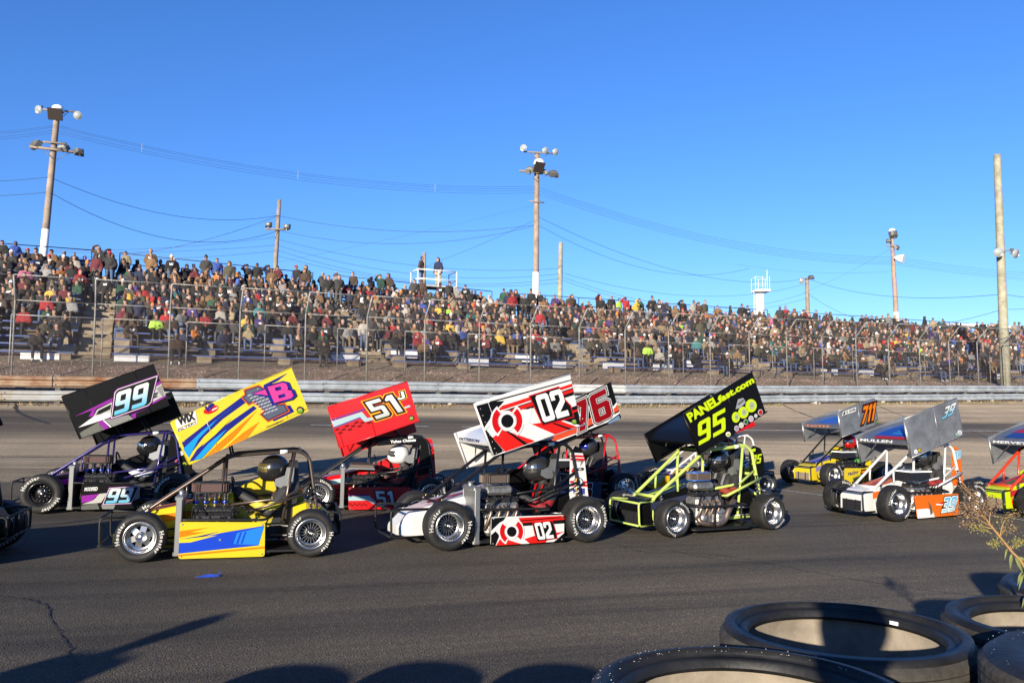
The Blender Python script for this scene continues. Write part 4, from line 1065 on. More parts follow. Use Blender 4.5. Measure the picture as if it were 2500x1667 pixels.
def driver(root, F, spec):
    v, t, fc, tg = driver_mesh(); suit, glove, leg = spec.get('suit', (.014, .014, .015)), spec.get('glove', (.02, .02, .02)), spec.get('leg', spec.get('suit', (.014, .014, .015)))
    pal = np.array([suit, leg, glove, suit, (.02, .02, .02), suit, suit, suit]); col = pal[tg].copy()
    ac = spec.get('accent')
    if ac is not None:
        col[(tg == J) & (np.abs(fc[:, 1]) > .19) & (fc[:, 2] > .48) & (fc[:, 2] < .56)] = ac; col[(tg == J) & (np.abs(fc[:, 1]) < .05) & (fc[:, 0] > -.44) & (fc[:, 2] > .45)] = ac
        col[(tg == T) & (fc[:, 0] > .0) & (fc[:, 0] < .1)] = ac
    p = obj('person', mesh_from(v, t, col, 'person', vcol_mat('race_suit', .7, 0, .15, 18)), label=spec['dlabel'], cat='person')
    dx, dz = spec.get('dshift', (0, 0)); p.matrix_world = F @ Matrix.Translation((dx, 0, dz))
    for s in (-1, 1):                                  # shoulder belts
        m = MB(); path = [(-.585, .085 * s, .735), (-.475, .085 * s, .715), (-.435, .08 * s, .62), (-.405, .07 * s, .50), (-.40, .05 * s, .40)]
        vs = [(x, y + q * .022, z + .004) for x, y, z in path for q in (-1, 1)]; m.add(vs, [(2 * i, 2 * i + 1, 2 * i + 3, 2 * i + 2) for i in range(4)], 0, True); m.build('harness_strap', spec.get('belt', M('belt_grey', (.16, .16, .17), .7)), p)
    # full-face helmet: shell with a jaw, visor opening and a peak
    hx, hy, hz = -.445, .0, .905; m = MB(); n = 26; rings = []
    for i in range(13):
        ph = -1.12 + 2.66 * i / 12; ring = []
        for k in range(n):
            a = 2 * math.pi * k / n; fx = math.cos(a); r = math.cos(ph)
            x = .166 * r * fx + (.034 * max(0, fx) * (1 if ph < .15 else 0) * min(1, (.15 - ph) * 2.2)); ring.append((hx + x, hy + .132 * r * math.sin(a), hz + .158 * math.sin(ph)))
        rings.append(ring)
    m.loft(rings, smooth=True); hm = m.build('helmet', spec['helmet'], p)
    m = MB(); R0 = []; 
    for ph in (-.22, .0, .22, .38):
        R0.append([(hx + .007 + .175 * math.cos(ph) * math.cos(a), hy + .140 * math.cos(ph) * math.sin(a), hz + .163 * math.sin(ph)) for a in np.linspace(-1.15, 1.15, 15)])
    vs = [q for r in R0 for q in r]; m.add(vs, [(i * 15 + k, i * 15 + k + 1, (i + 1) * 15 + k + 1, (i + 1) * 15 + k) for i in range(3) for k in range(14)], 0, True); m.build('visor', spec.get('visor', M('visor_smoke', (.30, .28, .26), .08, .9)), hm)
    if spec.get('stripe'):
        m = MB(); vs = []
        for i in range(16):
            ph = .45 + 2.2 * i / 15; vs += [(hx + .168 * math.cos(ph), s * .024, hz + .1605 * math.sin(ph)) for s in (-1, 1)]
        m.add(vs, [(2 * i, 2 * i + 1, 2 * i + 3, 2 * i + 2) for i in range(15)], 0, True); m.build('helmet_stripe', spec['stripe'], hm)
    return p

def radiator(root):
    m = MB(); m.box((.50, .34, .34), (.055, .34, .56), None, 0, .008); rad = m.build('radiator', sheetalu, root)
    m = MB(); m.box((.50, .516, .34), (.062, .022, .60), None, 0, .006); m.box((.50, .164, .34), (.062, .022, .60), None, 0, .006); m.box((.50, .34, .635), (.09, .37, .05), None, 0, .012); m.box((.50, .34, .06), (.09, .37, .05), None, 0, .012); m.lathe([(.001, .04), (.03, .04), (.03, 0)], 12, (.50, .30, .66), 'z'); m.build('radiator_tank', sheetalu, rad)
    m = MB()
    for i in range(18): m.box((.472, .34, .10 + .027 * i), (.004, .32, .006))
    m.build('radiator_fins', steel, rad)

def make_car(S):
    h = V(math.cos(R_(S['head'])), math.sin(R_(S['head'])), 0); h = unit(h - UPV * (h @ UPV)); left = np.cross(UPV, h); s = S.get('s', 1.)
    o = V(*S['loc'], 0); t, n = o @ D_, o @ N_; o[2] = track_z(t, n) + .002
    F = Matrix([[*(s * np.array([h[i], left[i], UPV[i]])), o[i]] for i in range(3)] + [[0, 0, 0, 1]])
    root = empty('race_car', label=S['label'], cat='race car', group='winged midget race cars'); root.matrix_world = F
    body, frame = S['body'], S['frame']; body2 = S.get('body2', body); R = S.get('R', .25); B = S.get('build', {})
    # wheels and axles
    st = S.get('wheels', ('spline', 'spline'))
    for x, w_, sty in ((.85, .20, st[0]), (-.85, .235, st[1])):
        for sd in (1, -1): wheel(root, x, sd * (.625 - w_ / 2), R if not (x < 0 and sd < 0) else R + .012, w_, sty, rng.uniform(0, 6))
        m = MB(); m.tube([(x, .50, R), (x, -.50, R)], .028 if x < 0 else .022, 10); m.build('axle', steel, root)
        m = MB()
        for sd in (1, -1):
            for dx, dz in ((-.42, .05), (-.42, -.06)) if x > 0 else ((.42, .06), (.42, -.06)): m.tube([(x, sd * .42, R + dz * .6), (x + dx, sd * .26, R + dz)], .011, 6)
        m.each('radius_rod', blackm if x > 0 else steel, root)
        m = MB()
        for sd in (1, -1): m.lathe([(.03, .0), (.10, 0), (.10, .012), (.03, .012)], 20, (x, sd * .39, R), 'y')
        m.each('brake_disc', steel, root)
    for x, y0, z0, y1, z1 in ((.84, .36, .27, .27, .50), (.84, -.36, .27, -.27, .50), (-.84, .36, .29, .30, .70), (-.84, -.36, .29, -.30, .70)): shock(root, (x, y0, z0), (x - .02, y1, z1), S.get('spring', steel), S.get('shock', blackm))
    # bodywork
    nf = S.get('nose', 1.18)
    m = MB(); m.loft([rect_sec(nf, .17, .13, .22, .03) if not S.get('blunt') else rect_sec(nf, .22, .10, .36, .03), rect_sec(nf - .16, .20, .10, .37) if not S.get('blunt') else rect_sec(nf - .12, .225, .09, .43), rect_sec(.80, .22, .08, .47), rect_sec(.45, .24, .08, .54), rect_sec(.12, .25, .08, .62), rect_sec(-.02, .25, .08, .66)])
    nose = m.build('nose_body', body, root)
    if S.get('blunt'):
        m = MB(); m.box((nf + .004, 0, .20), (.012, .36, .15), None, 0, .003); gr_ = m.build('grille', M('grille_' + S['blunt'], {'black': (.012, .012, .014), 'tan': (.20, .16, .11)}[S['blunt']], .5, var=.3, vscale=40), nose)
        m = MB()
        for y in (-.09, .09): m.box((nf + .016, y, .20), (.012, .014, .17))
        m.each('grille_bar', blackm, gr_)
    if S.get('hood'):
        c1, c2 = S['hood']
        m = MB(); Z = lambda x: np.interp(x, [.12, .45, .80, nf - .16], [.62, .54, .47, .37]) + .004
        for (xa, xb, ya, yb, cc) in ((.05 + .1, .95, -.17, -.06, c1), (.15, .95, .05, .17, c1), (.2, .9, -.05, .04, c2)):
            xs = [xa, .45, .80, xb]; m.add([(x, y, Z(x)) for x in xs for y in (ya, yb)], [(2 * i, 2 * i + 1, 2 * i + 3, 2 * i + 2) for i in range(3)], 0, False, cc)
        for sd in (1,):
            m.add([(.95, .228, .40), (.25, .250, .50), (.25, .250, .44), (.95, .228, .30)], [(0, 1, 2, 3)], 0, False, c1)
        obj('hood_graphic', m.mesh('hood_graphic', livery_m()), nose)
    m = MB(); m.plate([(.5, .30, .07), (.5, -.30, .07), (-.85, -.32, .07), (-.85, .54, .07), (.45, .54, .07)], (0, 0, .02)); m.build('floor_pan', blackm, root)
    m = MB(); m.plate(xz([(.02, .64), (-.30, .78), (-.72, .80), (-.80, .50), (-.80, .12), (.02, .10)], -.30), (0, .008, 0)); m.build('cockpit_panel', body2, root)
    m = MB(); m.loft([rect_sec(-.66, .24, .16, .50), rect_sec(-.80, .25, .16, .54), rect_sec(-.98, .2, .2, .48), rect_sec(-1.06, .12, .25, .40)]); m.build('tail_tank', body2, root)
    if S.get('panel', True):
        P = S.get('panel_corners', [(.46, .39), (-.42, .37), (-.41, .03), (.47, .02)])
        m = MB(); f = fillet([V(a, 0, b) for a, b in P + P[:1]], .03, 2); 
        q = poly_round(P, .03); m.plate(xz(q, .556), (0, .012, 0)); sp = m.build('side_panel', S.get('panel_mat', body), root)
        m = MB()
        for a, b in P:
            c_ = np.mean(P, 0); a, b = a + (c_[0] - a) * .06, b + (c_[1] - b) * .14; m.lathe([(.001, .008), (.007, .007), (.009, 0)], 8, (a, .562, b), 'y')
        m.each('fastener', steel, sp)
        if 'panel_art' in S:
            src, fn = S['panel_art']; D = Decal(src, P, lambda x, z, l: (x, .562 + l, z)); fn(D); D.build(sp)
        m = MB(); m.tube(fillet([(.47, .30, .10), (.49, .52, .06), (-.44, .52, .05), (-.46, .30, .10)], .05), .014, 8); m.tube(fillet([(.47, .28, .40), (.48, .53, .415), (-.36, .53, .40), (-.46, .30, .42)], .06), .014, 8); m.each('side_bar', blackm, root)
    else:
        m = MB(); m.tube(fillet([(.50, .28, .10), (.52, .56, .07), (-.46, .58, .06), (-.50, .30, .10)], .06), .016, 8); m.tube(fillet([(.50, .28, .38), (.40, .56, .36), (-.40, .58, .36), (-.5, .30, .34)], .06), .016, 8)
        for x in (.18, -.30): m.tube([(x, .57, .07), (x, .57, .36)], .014, 8)
        m.each('side_bar', blackm, root)
        m = MB(); m.tube(curve3([(.30, .40, .30), (.33, .47, .16), (.10, .50, .12), (-.06, .50, .16), (-.16, .49, .30), (-.30, .44, .40)]), [.035] * 17 + [.042] * 24, 10); m.build('exhaust_pipe', exh, root)
    # radiator
    if S.get('radiator', True): radiator(root)
    # engine
    m = MB(); m.box((.14, .30, .24), (.46, .34, .26), None, 0, .04); m.box((.16, .32, .41), (.42, .26, .12), None, 0, .03); m.box((.02, .36, .20), (.2, .34, .2), None, 0, .05)
    m.lathe([(.001, .04), (.07, .04), (.085, .02), (.09, 0)], 18, (-.02, .47, .24), 'y'); m.lathe([(.001, .03), (.05, .03), (.06, 0)], 16, (.26, .46, .20), 'y'); eng = m.build('engine', engm if not S.get('alloy') else enga, root)
    m = MB(); m.box((.15, .33, .495), (.42, .20, .06), None, 0, .02)
    for i in range(5):
        for sd in (-1, 1): m.lathe([(.001, .014), (.011, .014), (.011, 0)], 6, (-.03 + .09 * i, .33 + sd * .075, .525), 'z')
    m.build('valve_cover', engm, eng)
    m = MB()
    for i in range(4): x = -.01 + .105 * i; m.tube(curve3([(x, .44, .43), (x + .02, .50, .38), (x + .05, .49, .28), (x + .07, .44, .18)], 4), .019, 8)
    m.each('exhaust_header', exh, eng)
    m = MB()
    for i in range(6): a = rng.uniform(-.1, .38); m.tube(curve3([(a, .46, rng.uniform(.36, .5)), (a + rng.uniform(-.1, .1), .50, rng.uniform(.3, .55)), (a + rng.uniform(-.2, .2), .45, rng.uniform(.3, .6))], 5), .007, 5)
    m.each('hose', blackm, eng)
    ft = S.get('filter', 'oval')
    if ft in ('oval', 'round'):
        x0, x1, hz0, hz1 = (.23, .23, .0, 0) if False else (.10, .34, .685, .775)
        if ft == 'oval':
            for i in range(4):
                m = MB(); x = .055 + .10 * i; m.lathe([(.026, .0), (.026, .03), (.032, .04), (.032, .075), (.027, .08), (.038, .135), (.001, .135)], 14, (x, .30, .545), 'z'); o_ = m.build('intake_stack', chrome, eng, 40)
                m = MB(); m.lathe([(.0335, .012), (.0345, .018), (.0345, .030), (.0335, .036)], 14, (x, .30, .545), 'z'); m.build('blue_hose_clamp', anod, o_)
        else:
            m = MB(); m.box((.18, .30, .60), (.34, .2, .1), None, 0, .03); m.build('throttle_body', enga, eng)
        ring = []; K = 48; sc = 1.0 if ft == 'oval' else .9
        for k in range(K):
            a = 2 * math.pi * k / K; rr_ = .092 + (.007 if k % 2 else -.007); cx = .10 * (1 if math.cos(a) > 0 else -1); ring.append((.205 + (cx + rr_ * math.cos(a)) * sc, .30 + (rr_ * math.sin(a)) * 1.1))
        m = MB(); m.loft([[(x, y, .688) for x, y in ring], [(x, y, .772) for x, y in ring]]); fl = m.build('air_filter', pleat if ft == 'oval' else M('filter_mesh', (.09, .065, .05), .6, .3), eng)
        m = MB()
        for z_ in (.680, .779):
            rg = [(.205 + ((x - .205) * 1.035), .30 + (y - .30) * 1.04) for x, y in ring[::2]]; m.loft([[(x, y, z_ - .008) for x, y in rg], [(x, y, z_ + .008) for x, y in rg]])
        m.build('filter_plate', S.get('filter_top', blackm), fl)
    elif ft == 'tray':
        m = MB(); m.plate([(.42, .45, .635), (.02, .45, .625), (.0, .14, .66), (.40, .14, .67)], (0, 0, .02)); m.build('air_box', sheetalu, eng)
        m = MB(); m.loft([[(.40, .43, .65), (.40, .16, .65), (.38, .16, .71), (.38, .42, .69)], [(.03, .43, .64), (.03, .16, .64), (.04, .16, .70), (.04, .42, .68)]]); m.build('air_filter', M('filter_mesh', (.09, .065, .05), .6, .3), eng)
    else:
        m = MB(); m.loft([[(.42, .46, .58), (.42, .14, .58), (.36, .16, .70), (.36, .44, .70)], [(-.04, .46, .60), (-.04, .14, .60), (-.02, .16, .70), (-.02, .44, .70)]]); m.build('air_box', blackm, eng)
        m = MB(); m.plate([(.40, .46, .715), (.40, .14, .715), (-.06, .14, .715), (-.06, .46, .715)], (0, 0, .018)); m.build('air_box_lid', M('white_gloss', (.80, .80, .78), .35, coat=.3), eng)
    # roll cage
    m = MB(); rt = S.get('tube', .0185)
    for sd in (1, -1):
        m.tube(fillet([(.90, .20 * sd, .42), (.86, .20 * sd, .47), (.03, .24 * sd, 1.06), (-.70, .24 * sd, 1.12), (-.82, .25 * sd, 1.05), (-.92, .30 * sd, .46), (-.88, .28 * sd, .16), (.4, .26 * sd, .12), (.9, .21 * sd, .14), (.92, .20 * sd, .42)], .09), rt, 10)
        m.tube([(.08, .25 * sd, 1.05), (.12, .26 * sd, .12)], rt * .85, 8); m.tube([(-.66, .24 * sd, 1.11), (-.52, .28 * sd, .14)], rt * .85, 8); m.tube([(.50, .22 * sd, .73), (.50, .23 * sd, .53)], rt * .7, 8)
        m.tube([(-.86, .27 * sd, .78), (-.56, .27 * sd, .60), (.12, .26 * sd, .52)], rt * .8, 8)
    for x, y, z in ((.03, .24, 1.06), (-.72, .24, 1.12), (-.88, .28, .72), (-.92, .30, .45), (.86, .20, .47), (.12, .26, .52), (-.55, .27, .62)): m.tube([(x, -y, z), (x, y, z)], rt * .9, 8)
    m.tube([(-.17, .30, .46), (-.17, .44, .47), (-.86, .38, .68)], rt * .8, 8)
    cage = m.build('roll_cage', frame, root)
    for a, b in (((-.50, .245, 1.105), (-.58, .244, 1.112)),): m = MB(); m.tube([a, b], rt + .003, 10); m.build('tape_band', M('white_gloss', (.80, .80, .78), .35, coat=.3), cage)
    if S.get('visor_panel'):
        m = MB(); m.plate([(.10, .235, 1.035), (.10, -.235, 1.035), (-.14, -.235, 1.10), (-.14, .235, 1.10)], (0, 0, .006)); vp = m.build('roof_panel', S['visor_panel'], root)
        if S.get('visor_text'):
            v, f, _ = textmesh(S['visor_text'][0], .03); m = MB(); m.add([(.115 - .05 * b, .20 - .40 * (1 - a) * 1.0 if False else -.20 + .40 * (1 - a), 1.048 + .012 * b) for a, b in v], f, 0, False, S['visor_text'][1]); obj('lettering', m.mesh('lettering', livery_m()), vp)
    if S.get('side_roof'):
        m = MB(); m.plate(xz([(.02, 1.05), (-.72, 1.10), (-.86, .98), (-.86, .55), (-.66, .50), (-.70, .98), (-.30, 1.0), (-.02, .97)], .262), (0, .006, 0)); sr = m.build('cage_side_panel', S['side_roof'], root)
        if S.get('side_text'):
            v, f, _ = textmesh(S['side_text'], .02); m = MB(); m.add([(-.22 - .40 * a, .2675, 1.015 + .035 * a + .045 * b) for a, b in v], f, 0, False, (.8, .8, .8)); obj('lettering', m.mesh('lettering', livery_m()), sr)
    # bumpers
    m = MB(); xb = nf + .11
    for sd in (1, -1): m.tube(fillet([(.90, .20 * sd, .40), (xb, .30 * sd, .42), (xb - .01, .31 * sd, .12), (.9, .22 * sd, .11)], .06), .013, 8)
    for z_ in (.41, .13): m.tube([(xb, -.30, z_), (xb, .30, z_)], .013, 8)
    m.build('front_bumper', S.get('bumper', blackm), root)
    m = MB()
    for sd in (1, -1): m.tube(fillet([(-.90, .28 * sd, .46), (-1.02, .42 * sd, .46), (-1.17, .42 * sd, .45), (-1.17, .42 * sd, .22), (-.92, .28 * sd, .18)], .05), .013, 8)
    for z_ in (.45, .23): m.tube([(-1.17, -.42, z_), (-1.17, .42, z_)], .013, 8)
    for y in (-.2, 0, .2): m.tube([(-1.17, y, .23), (-1.17, y, .45)], .010, 6)
    m.build('rear_bumper', S.get('rbumper', S.get('bumper', blackm)), root)
    # seat, steering wheel, tail panel
    m = MB(); sec = lambda x, z, hw, d: [(x, hw, z), (x + d, hw + .03, z), (x + d, hw + .045, z), (x - .03, hw + .01, z), (x - .03, -hw - .01, z), (x + d, -hw - .045, z), (x + d, -hw - .03, z), (x, -hw, z)]
    m.loft([sec(-.56, .13, .17, .22), sec(-.64, .35, .17, .20), sec(-.68, .62, .19, .16), sec(-.69, .74, .16, .08), sec(-.68, .86, .11, .10), sec(-.67, .99, .10, .06)]); m.build('seat', S.get('seat', seatm), root)
    m = MB(); 
    for sd in (1, -1): m.plate(xz([(-.66, .93), (-.58, .93), (-.56, .84), (-.46, .80), (-.45, .74), (-.52, .70), (-.66, .70)], .172 * sd), (0, .02, 0))
    m.each('head_restraint', S.get('restraint', sheetalu), root)
    m = MB(); m.tube([(-.03 + .04 * math.sin(a), .16 * math.cos(a), .66 + .15 * math.sin(a)) for a in np.linspace(0, 2 * math.pi, 20, False)], .012, 8, closed=True); m.tube([(-.03, -.15, .66), (-.03, .15, .66)], .010, 6); m.tube([(-.03, 0, .66), (.12, 0, .60)], .014, 8); m.build('steering_wheel', blackm, root)
    if S.get('tail', True):
        TP = S.get('tail_pts', [(-.80, 1.00), (-.86, 1.09), (-.95, 1.06), (-1.0, .92), (-1.06, .46), (-.80, .46)])
        m = MB(); m.plate(xz(TP, .245), (0, .008, 0)); tp_ = m.build('tail_panel', S.get('tail_mat', body), root)
        if 'tail_art' in S:
            D = Decal([(0, 1), (1, 1), (1, 0), (0, 0)], [(-.78, 1.10), (-1.06, 1.10), (-1.06, .46), (-.78, .46)], lambda x, z, l: (x, .250 + l, z)); D.q = [((-.78 - a) / .28, (b - .46) / .64) for a, b in TP]; S['tail_art'](D); D.build(tp_)
    # wing: upright board on the near side, hanging board on the far side, cambered foil between
    W = S['wing']; FT, RT_, RB, FB = [V(a, 0, b) for a, b in W['near']]; yb = .50
    wingm = W['mat']; q = MB(); q.plate([(p[0], yb, p[2]) for p in (FT, RT_, RB, FB)], (0, .012, 0))
    e1 = RT_ - FT; e2 = FB - FT
    nb = q.build('wing_board', W.get('near_mat', wingm), root)
    q = MB()
    for u in W.get('ribs', (.24, .78)): a, b = FT + e1 * u, FT + e1 * u + e2; q.tube([V(a[0], yb + .004, a[2]), V(b[0], yb + .004, b[2])], .007, 4)
    for v_ in (.0, 1.): a, b = FT + e2 * v_, RT_ + e2 * v_; q.tube([V(a[0], yb, a[2]), V(b[0], yb, b[2])], .009, 6)
    for a, b in ((FT, FB),): q.tube([V(a[0], yb - .012, a[2]), V(b[0], yb - .012, b[2])], .017, 6)
    q.each('board_rib', W.get('rib_mat', W.get('near_mat', wingm)), nb)
    q = MB()                                           # rivet heads along the edges of the board
    for u in np.linspace(.03, .97, 16):
        for v in (.03, .97): c_ = FT + e1 * u + e2 * v; q.lathe([(.001, .0045), (.005, .003), (.006, 0)], 6, (c_[0], yb + .006, c_[2]), 'y')
    for v in np.linspace(.12, .88, 7):
        for u in (.03, .97): c_ = FT + e1 * u + e2 * v; q.lathe([(.001, .0045), (.005, .003), (.006, 0)], 6, (c_[0], yb + .006, c_[2]), 'y')
    obj('rivets', q.mesh('rivets', W.get('rib_mat', W.get('near_mat', wingm))), nb, kind='stuff')
    if 'art' in W:
        src, fn = W['art']; D = Decal(src, [(p[0], p[2]) for p in (FT, RT_, RB, FB)], lambda x, z, l: (x, yb + .0065 + l, z)); fn(D); D.build(nb)
    cz = W.get('foil', .76); nA = FT + e2 * cz; ct = unit(e1); cl = np.linalg.norm(e1) * .97; up = unit(-e2)
    fh = W.get('far_h', .46); fd = W.get('far_drop', .05)
    K = 10; prof_ = [(i / K, .075 * math.sqrt(i / K) * (1 - i / K) * 2.1 + .02) for i in range(K + 1)] + [(i / K, -.02 * math.sin(math.pi * i / K) - .012) for i in range(K, -1, -1)]
    q = MB(); q.loft([[nA + ct * u * cl + up * v + V(0, y, 0) for u, v in prof_] for y in (yb - .008, -yb + .008)], smooth=True); foil = q.build('wing_foil', W.get('foil_mat', wingm), root, 40)
    fT = nA + up * (fd + .05); fa = [fT, fT + e1, fT + e1 + unit(e2) * fh, fT + unit(e2) * fh]
    q = MB(); q.plate([(p[0], -yb, p[2]) for p in fa], (0, .012, 0)); fb = q.build('wing_board', W.get('far_mat', wingm), root)
    q = MB(); q.tube([V(fa[0][0], -yb + .012, fa[0][2]), V(fa[3][0], -yb + .012, fa[3][2])], .015, 6); q.build('board_rib', W.get('rib_mat', W.get('far_mat', wingm)), fb)
    q = MB(); a = nA + ct * .10 * cl + V(0, -.18, -.02); b = fa[3] + ct * .12 - unit(e2) * .05 + V(0, -yb + .015, 0); q.tube([a, b], .009, 6); q.build('wing_strut', chrome, root)
    q = MB()
    for u, x in W.get('posts', ((.35, -.05), (.62, -.45))):
        for sd in (1, -1): a = nA + ct * u * cl + V(0, .2 * sd, -.01); q.tube([a, V(x, .22 * sd, 1.07)], .012, 6)
    q.each('wing_post', W.get('post_mat', blackm), root)
    if W.get('front_text'):
        v, f, _ = textmesh(W['front_text'][0], .03); q = MB(); q.add([nA + up * (.012 + .035 * b) + ct * (.0 + .02 * b) - ct * .004 + V(0, -.42 + .62 * a, 0) for a, b in v], f, 0, False, W['front_text'][1]); obj('lettering', q.mesh('lettering', livery_m()), foil)
    if W.get('top_art'):
        q = MB()
        for (u0, u1, y0, y1, cc) in W['top_art']:
            us = np.linspace(u0, u1, 6); q.add([nA + ct * u * cl + up * (.075 * math.sqrt(u) * (1 - u) * 2.1 + .024) + V(0, y + (u - u0) * .1, 0) for u in us for y in (y0, y1)], [(2 * i, 2 * i + 1, 2 * i + 3, 2 * i + 2) for i in range(5)], 0, False, cc)
        obj('foil_graphic', q.mesh('foil_graphic', livery_m()), foil)
    if S.get('dlabel'): driver(root, F, S)
    return root
def poly_round(P, r, k=3):
    out = []; n = len(P)
    for i in range(n):
        a, b, c = (np.array(P[j % n], float) for j in (i - 1, i, i + 1)); u, v = unit(a - b) * r, unit(c - b) * r
        for j in range(k + 1): t = j / k; out.append((1 - t) ** 2 * (b + u) + 2 * t * (1 - t) * b + t * t * (b + v))
    return out
Wt, Bk = (.52, .515, .50), (.0035, .0035, .004)
YEL, NAVY, CYAN, BLUE, ORG, PINK = rgb(250, 222, 40), rgb(28, 34, 140), rgb(20, 165, 250), rgb(25, 75, 215), rgb(250, 140, 10), rgb(245, 70, 160)
RED, PUR, GRY, LBL, DRED = rgb(225, 20, 28), rgb(160, 40, 170), rgb(150, 150, 146), rgb(185, 215, 220), rgb(120, 10, 20)
LIME, NEON = rgb(228, 255, 30), rgb(222, 250, 60)
paint_ = lambda n, c, r=.3: M('paint_' + n, c, r, 0, coat=.35, var=.06, vscale=4)
yellow_p, black_p, red_p, white_p = paint_('yellow', YEL), M('paint_black', Bk, .36, spec=.14), paint_('red', RED), paint_('white', Wt)
orange_p, lime_p, neon_p = paint_('orange', rgb(250, 120, 20)), paint_('lime', NEON), paint_('pale_lime', rgb(222, 245, 120))
def sticker(D, c, r, c1=(.012, .012, .012), c2=rgb(120, 180, 30), L=6):
    k = 'sticker#%d' % len(D.mb); D.ell(c, r, r, c1, L, k); D.ell((c[0], c[1] + r * .25), r * .8, r * .55, c2, L + 1, k); D.ell((c[0], c[1] - r * .2), r * .62, r * .3, rgb(200, 190, 120), L + 2, k)

def art_1b(D):
    P = D.poly
    P([(735, 605), (960, 430), (1182, 265), (1204, 312), (1040, 430), (900, 560), (800, 690), (776, 695)], NAVY, 1)
    P([(746, 652), (880, 525), (1162, 302), (1000, 432), (860, 580), (790, 716)], CYAN, 2)
    P([(792, 745), (850, 655), (1010, 510), (1265, 333), (1288, 352), (1075, 520), (930, 665), (880, 725)], NAVY, 2)
    P([(885, 632), (960, 535), (1110, 420), (985, 545)], YEL, 3)
    P([(826, 735), (935, 610), (1070, 503), (960, 640), (884, 722)], CYAN, 3)
    P([(898, 718), (990, 628), (1290, 370), (1130, 560), (1000, 680), (960, 700)], ORG, 1)
    P([(1055, 645), (1190, 530), (1312, 448), (1210, 590), (1130, 635)], ORG, 1)
    P([(1335, 182), (1515, 92), (1440, 150), (1340, 200)], NAVY, 2)
    P([(680, 430), (835, 370), (852, 465), (705, 525)], Wt, 2); D.text('WIX', (712, 482), (128, -46), (-18, -62), (.01, .01, .01), 4, .06); P([(706, 500), (838, 442), (839, 448), (707, 506)], rgb(230, 190, 40), 3); D.text('FILTERS', (708, 524), (136, -62), (-3, -15), (.08, .08, .08), 4, .01)
    D.ell((950, 362), 58, 26, RED, 2, ang=-22); D.text('VP', (908, 388), (70, -34), (-8, -46), NAVY, 4, .06); P([(958, 372), (1000, 350), (998, 342), (956, 362)], Wt, 3)
    one = [(1200, 222), (1300, 190), (1328, 205), (1442, 328), (1490, 322), (1520, 370), (1372, 440), (1324, 396), (1354, 374), (1264, 298), (1228, 318), (1184, 272), (1208, 254)]
    P([(x + 44, y + 6) for x, y in one], NAVY, 2); P(poly_off(one, 10), rgb(230, 95, 30), 4); P(poly_off(one, 2), (.02, .02, .05), 5); P(poly_off(one, -6), rgb(95, 102, 122), 6)
    for i in range(9):
        for j in range(4):
            c = V(1215, 235) + V(17, 19) * i + V(27, -10) * j; ok = clip_poly([c - V(10, -5), c + V(11, -6), c + V(11, -1), c - V(10, -11)], [(1214, 262), (1300, 205), (1490, 345), (1372, 428)])
            if len(ok) > 2: P(ok, rgb(235, 238, 245), 7)
    for d, c, L in ((14, NAVY, 8), (0, PINK, 9)):
        P(poly_off([(1262, 246), (1400, 196), (1440, 280), (1395, 262), (1330, 250)], d), c, L)
    D.num('B', (1418, 312), (135, -38), (-52, -116), PINK, 9, [(.10, NAVY)])
    sticker(D, (1607, 363), 26); D.text('Cunningham', (1362, 500), (122, -54), (-3, -16), (.03, .03, .03), 4, .02)
def pan_1b(D):
    P = D.poly
    P([(705, 1335), (1100, 1258), (1345, 1214), (1300, 1366), (705, 1432)], BLUE, 1); P([(1142, 1272), (1342, 1220), (1300, 1362), (1115, 1356)], rgb(40, 140, 250), 2)
    P([(1165, 1268), (1178, 1266), (1150, 1354), (1135, 1354)], BLUE, 3); P([(1200, 1262), (1212, 1260), (1182, 1352), (1168, 1352)], BLUE, 3)
    P([(705, 1262), (940, 1230), (800, 1268), (912, 1266), (705, 1314)], ORG, 1); P([(705, 1318), (900, 1290), (1220, 1224), (900, 1302), (1000, 1290), (800, 1345), (705, 1350)], YEL, 2); P([(705, 1325), (860, 1296), (1010, 1262), (900, 1300)], NAVY, 3)
    P([(705, 1440), (1346, 1374), (1346, 1388), (705, 1453)], ORG, 1); D.ell((1017, 1324), 9, 9, rgb(140, 150, 170), 4)
Q1 = [(655, 455), (1540, 55), (1670, 370), (795, 765)]
make_car(dict(loc=(-3.05, 9.09), head=-164.1, s=.966, R=.252, label='yellow winged midget race car numbered 1B with bronze roll cage', body=yellow_p, frame=M('bronze_tube', (.10, .075, .06), .3, .7), tube=.019,
  wheels=('six', 'spline'), wing=dict(mat=yellow_p, near=[(.62, 1.43), (-.58, 2.04), (-.78, 1.57), (.42, .99)], art=(Q1, art_1b), far_h=.10, far_drop=.0, foil=.9, posts=((.33, .02),), rib_mat=yellow_p, ribs=(.24, .82)), tail=False,
  panel_art=([(725, 1190), (1350, 1188), (1345, 1450), (712, 1472)], pan_1b), panel_corners=[(.48, .40), (-.37, .38), (-.38, .02), (.48, .02)], hood=(ORG, NAVY),
  belt=red_p, suit=(.02, .02, .022), leg=rgb(225, 205, 60), glove=(.02, .02, .02), accent=rgb(235, 215, 70), helmet=M('helmet_carbon', (.016, .016, .017), .18, .2, coat=.6, bump=.05, bscale=200), visor=M('visor_gold', (.55, .42, .16), .05, .9),
  dlabel='driver with a black carbon helmet and gold visor seated in the yellow 1B car'))

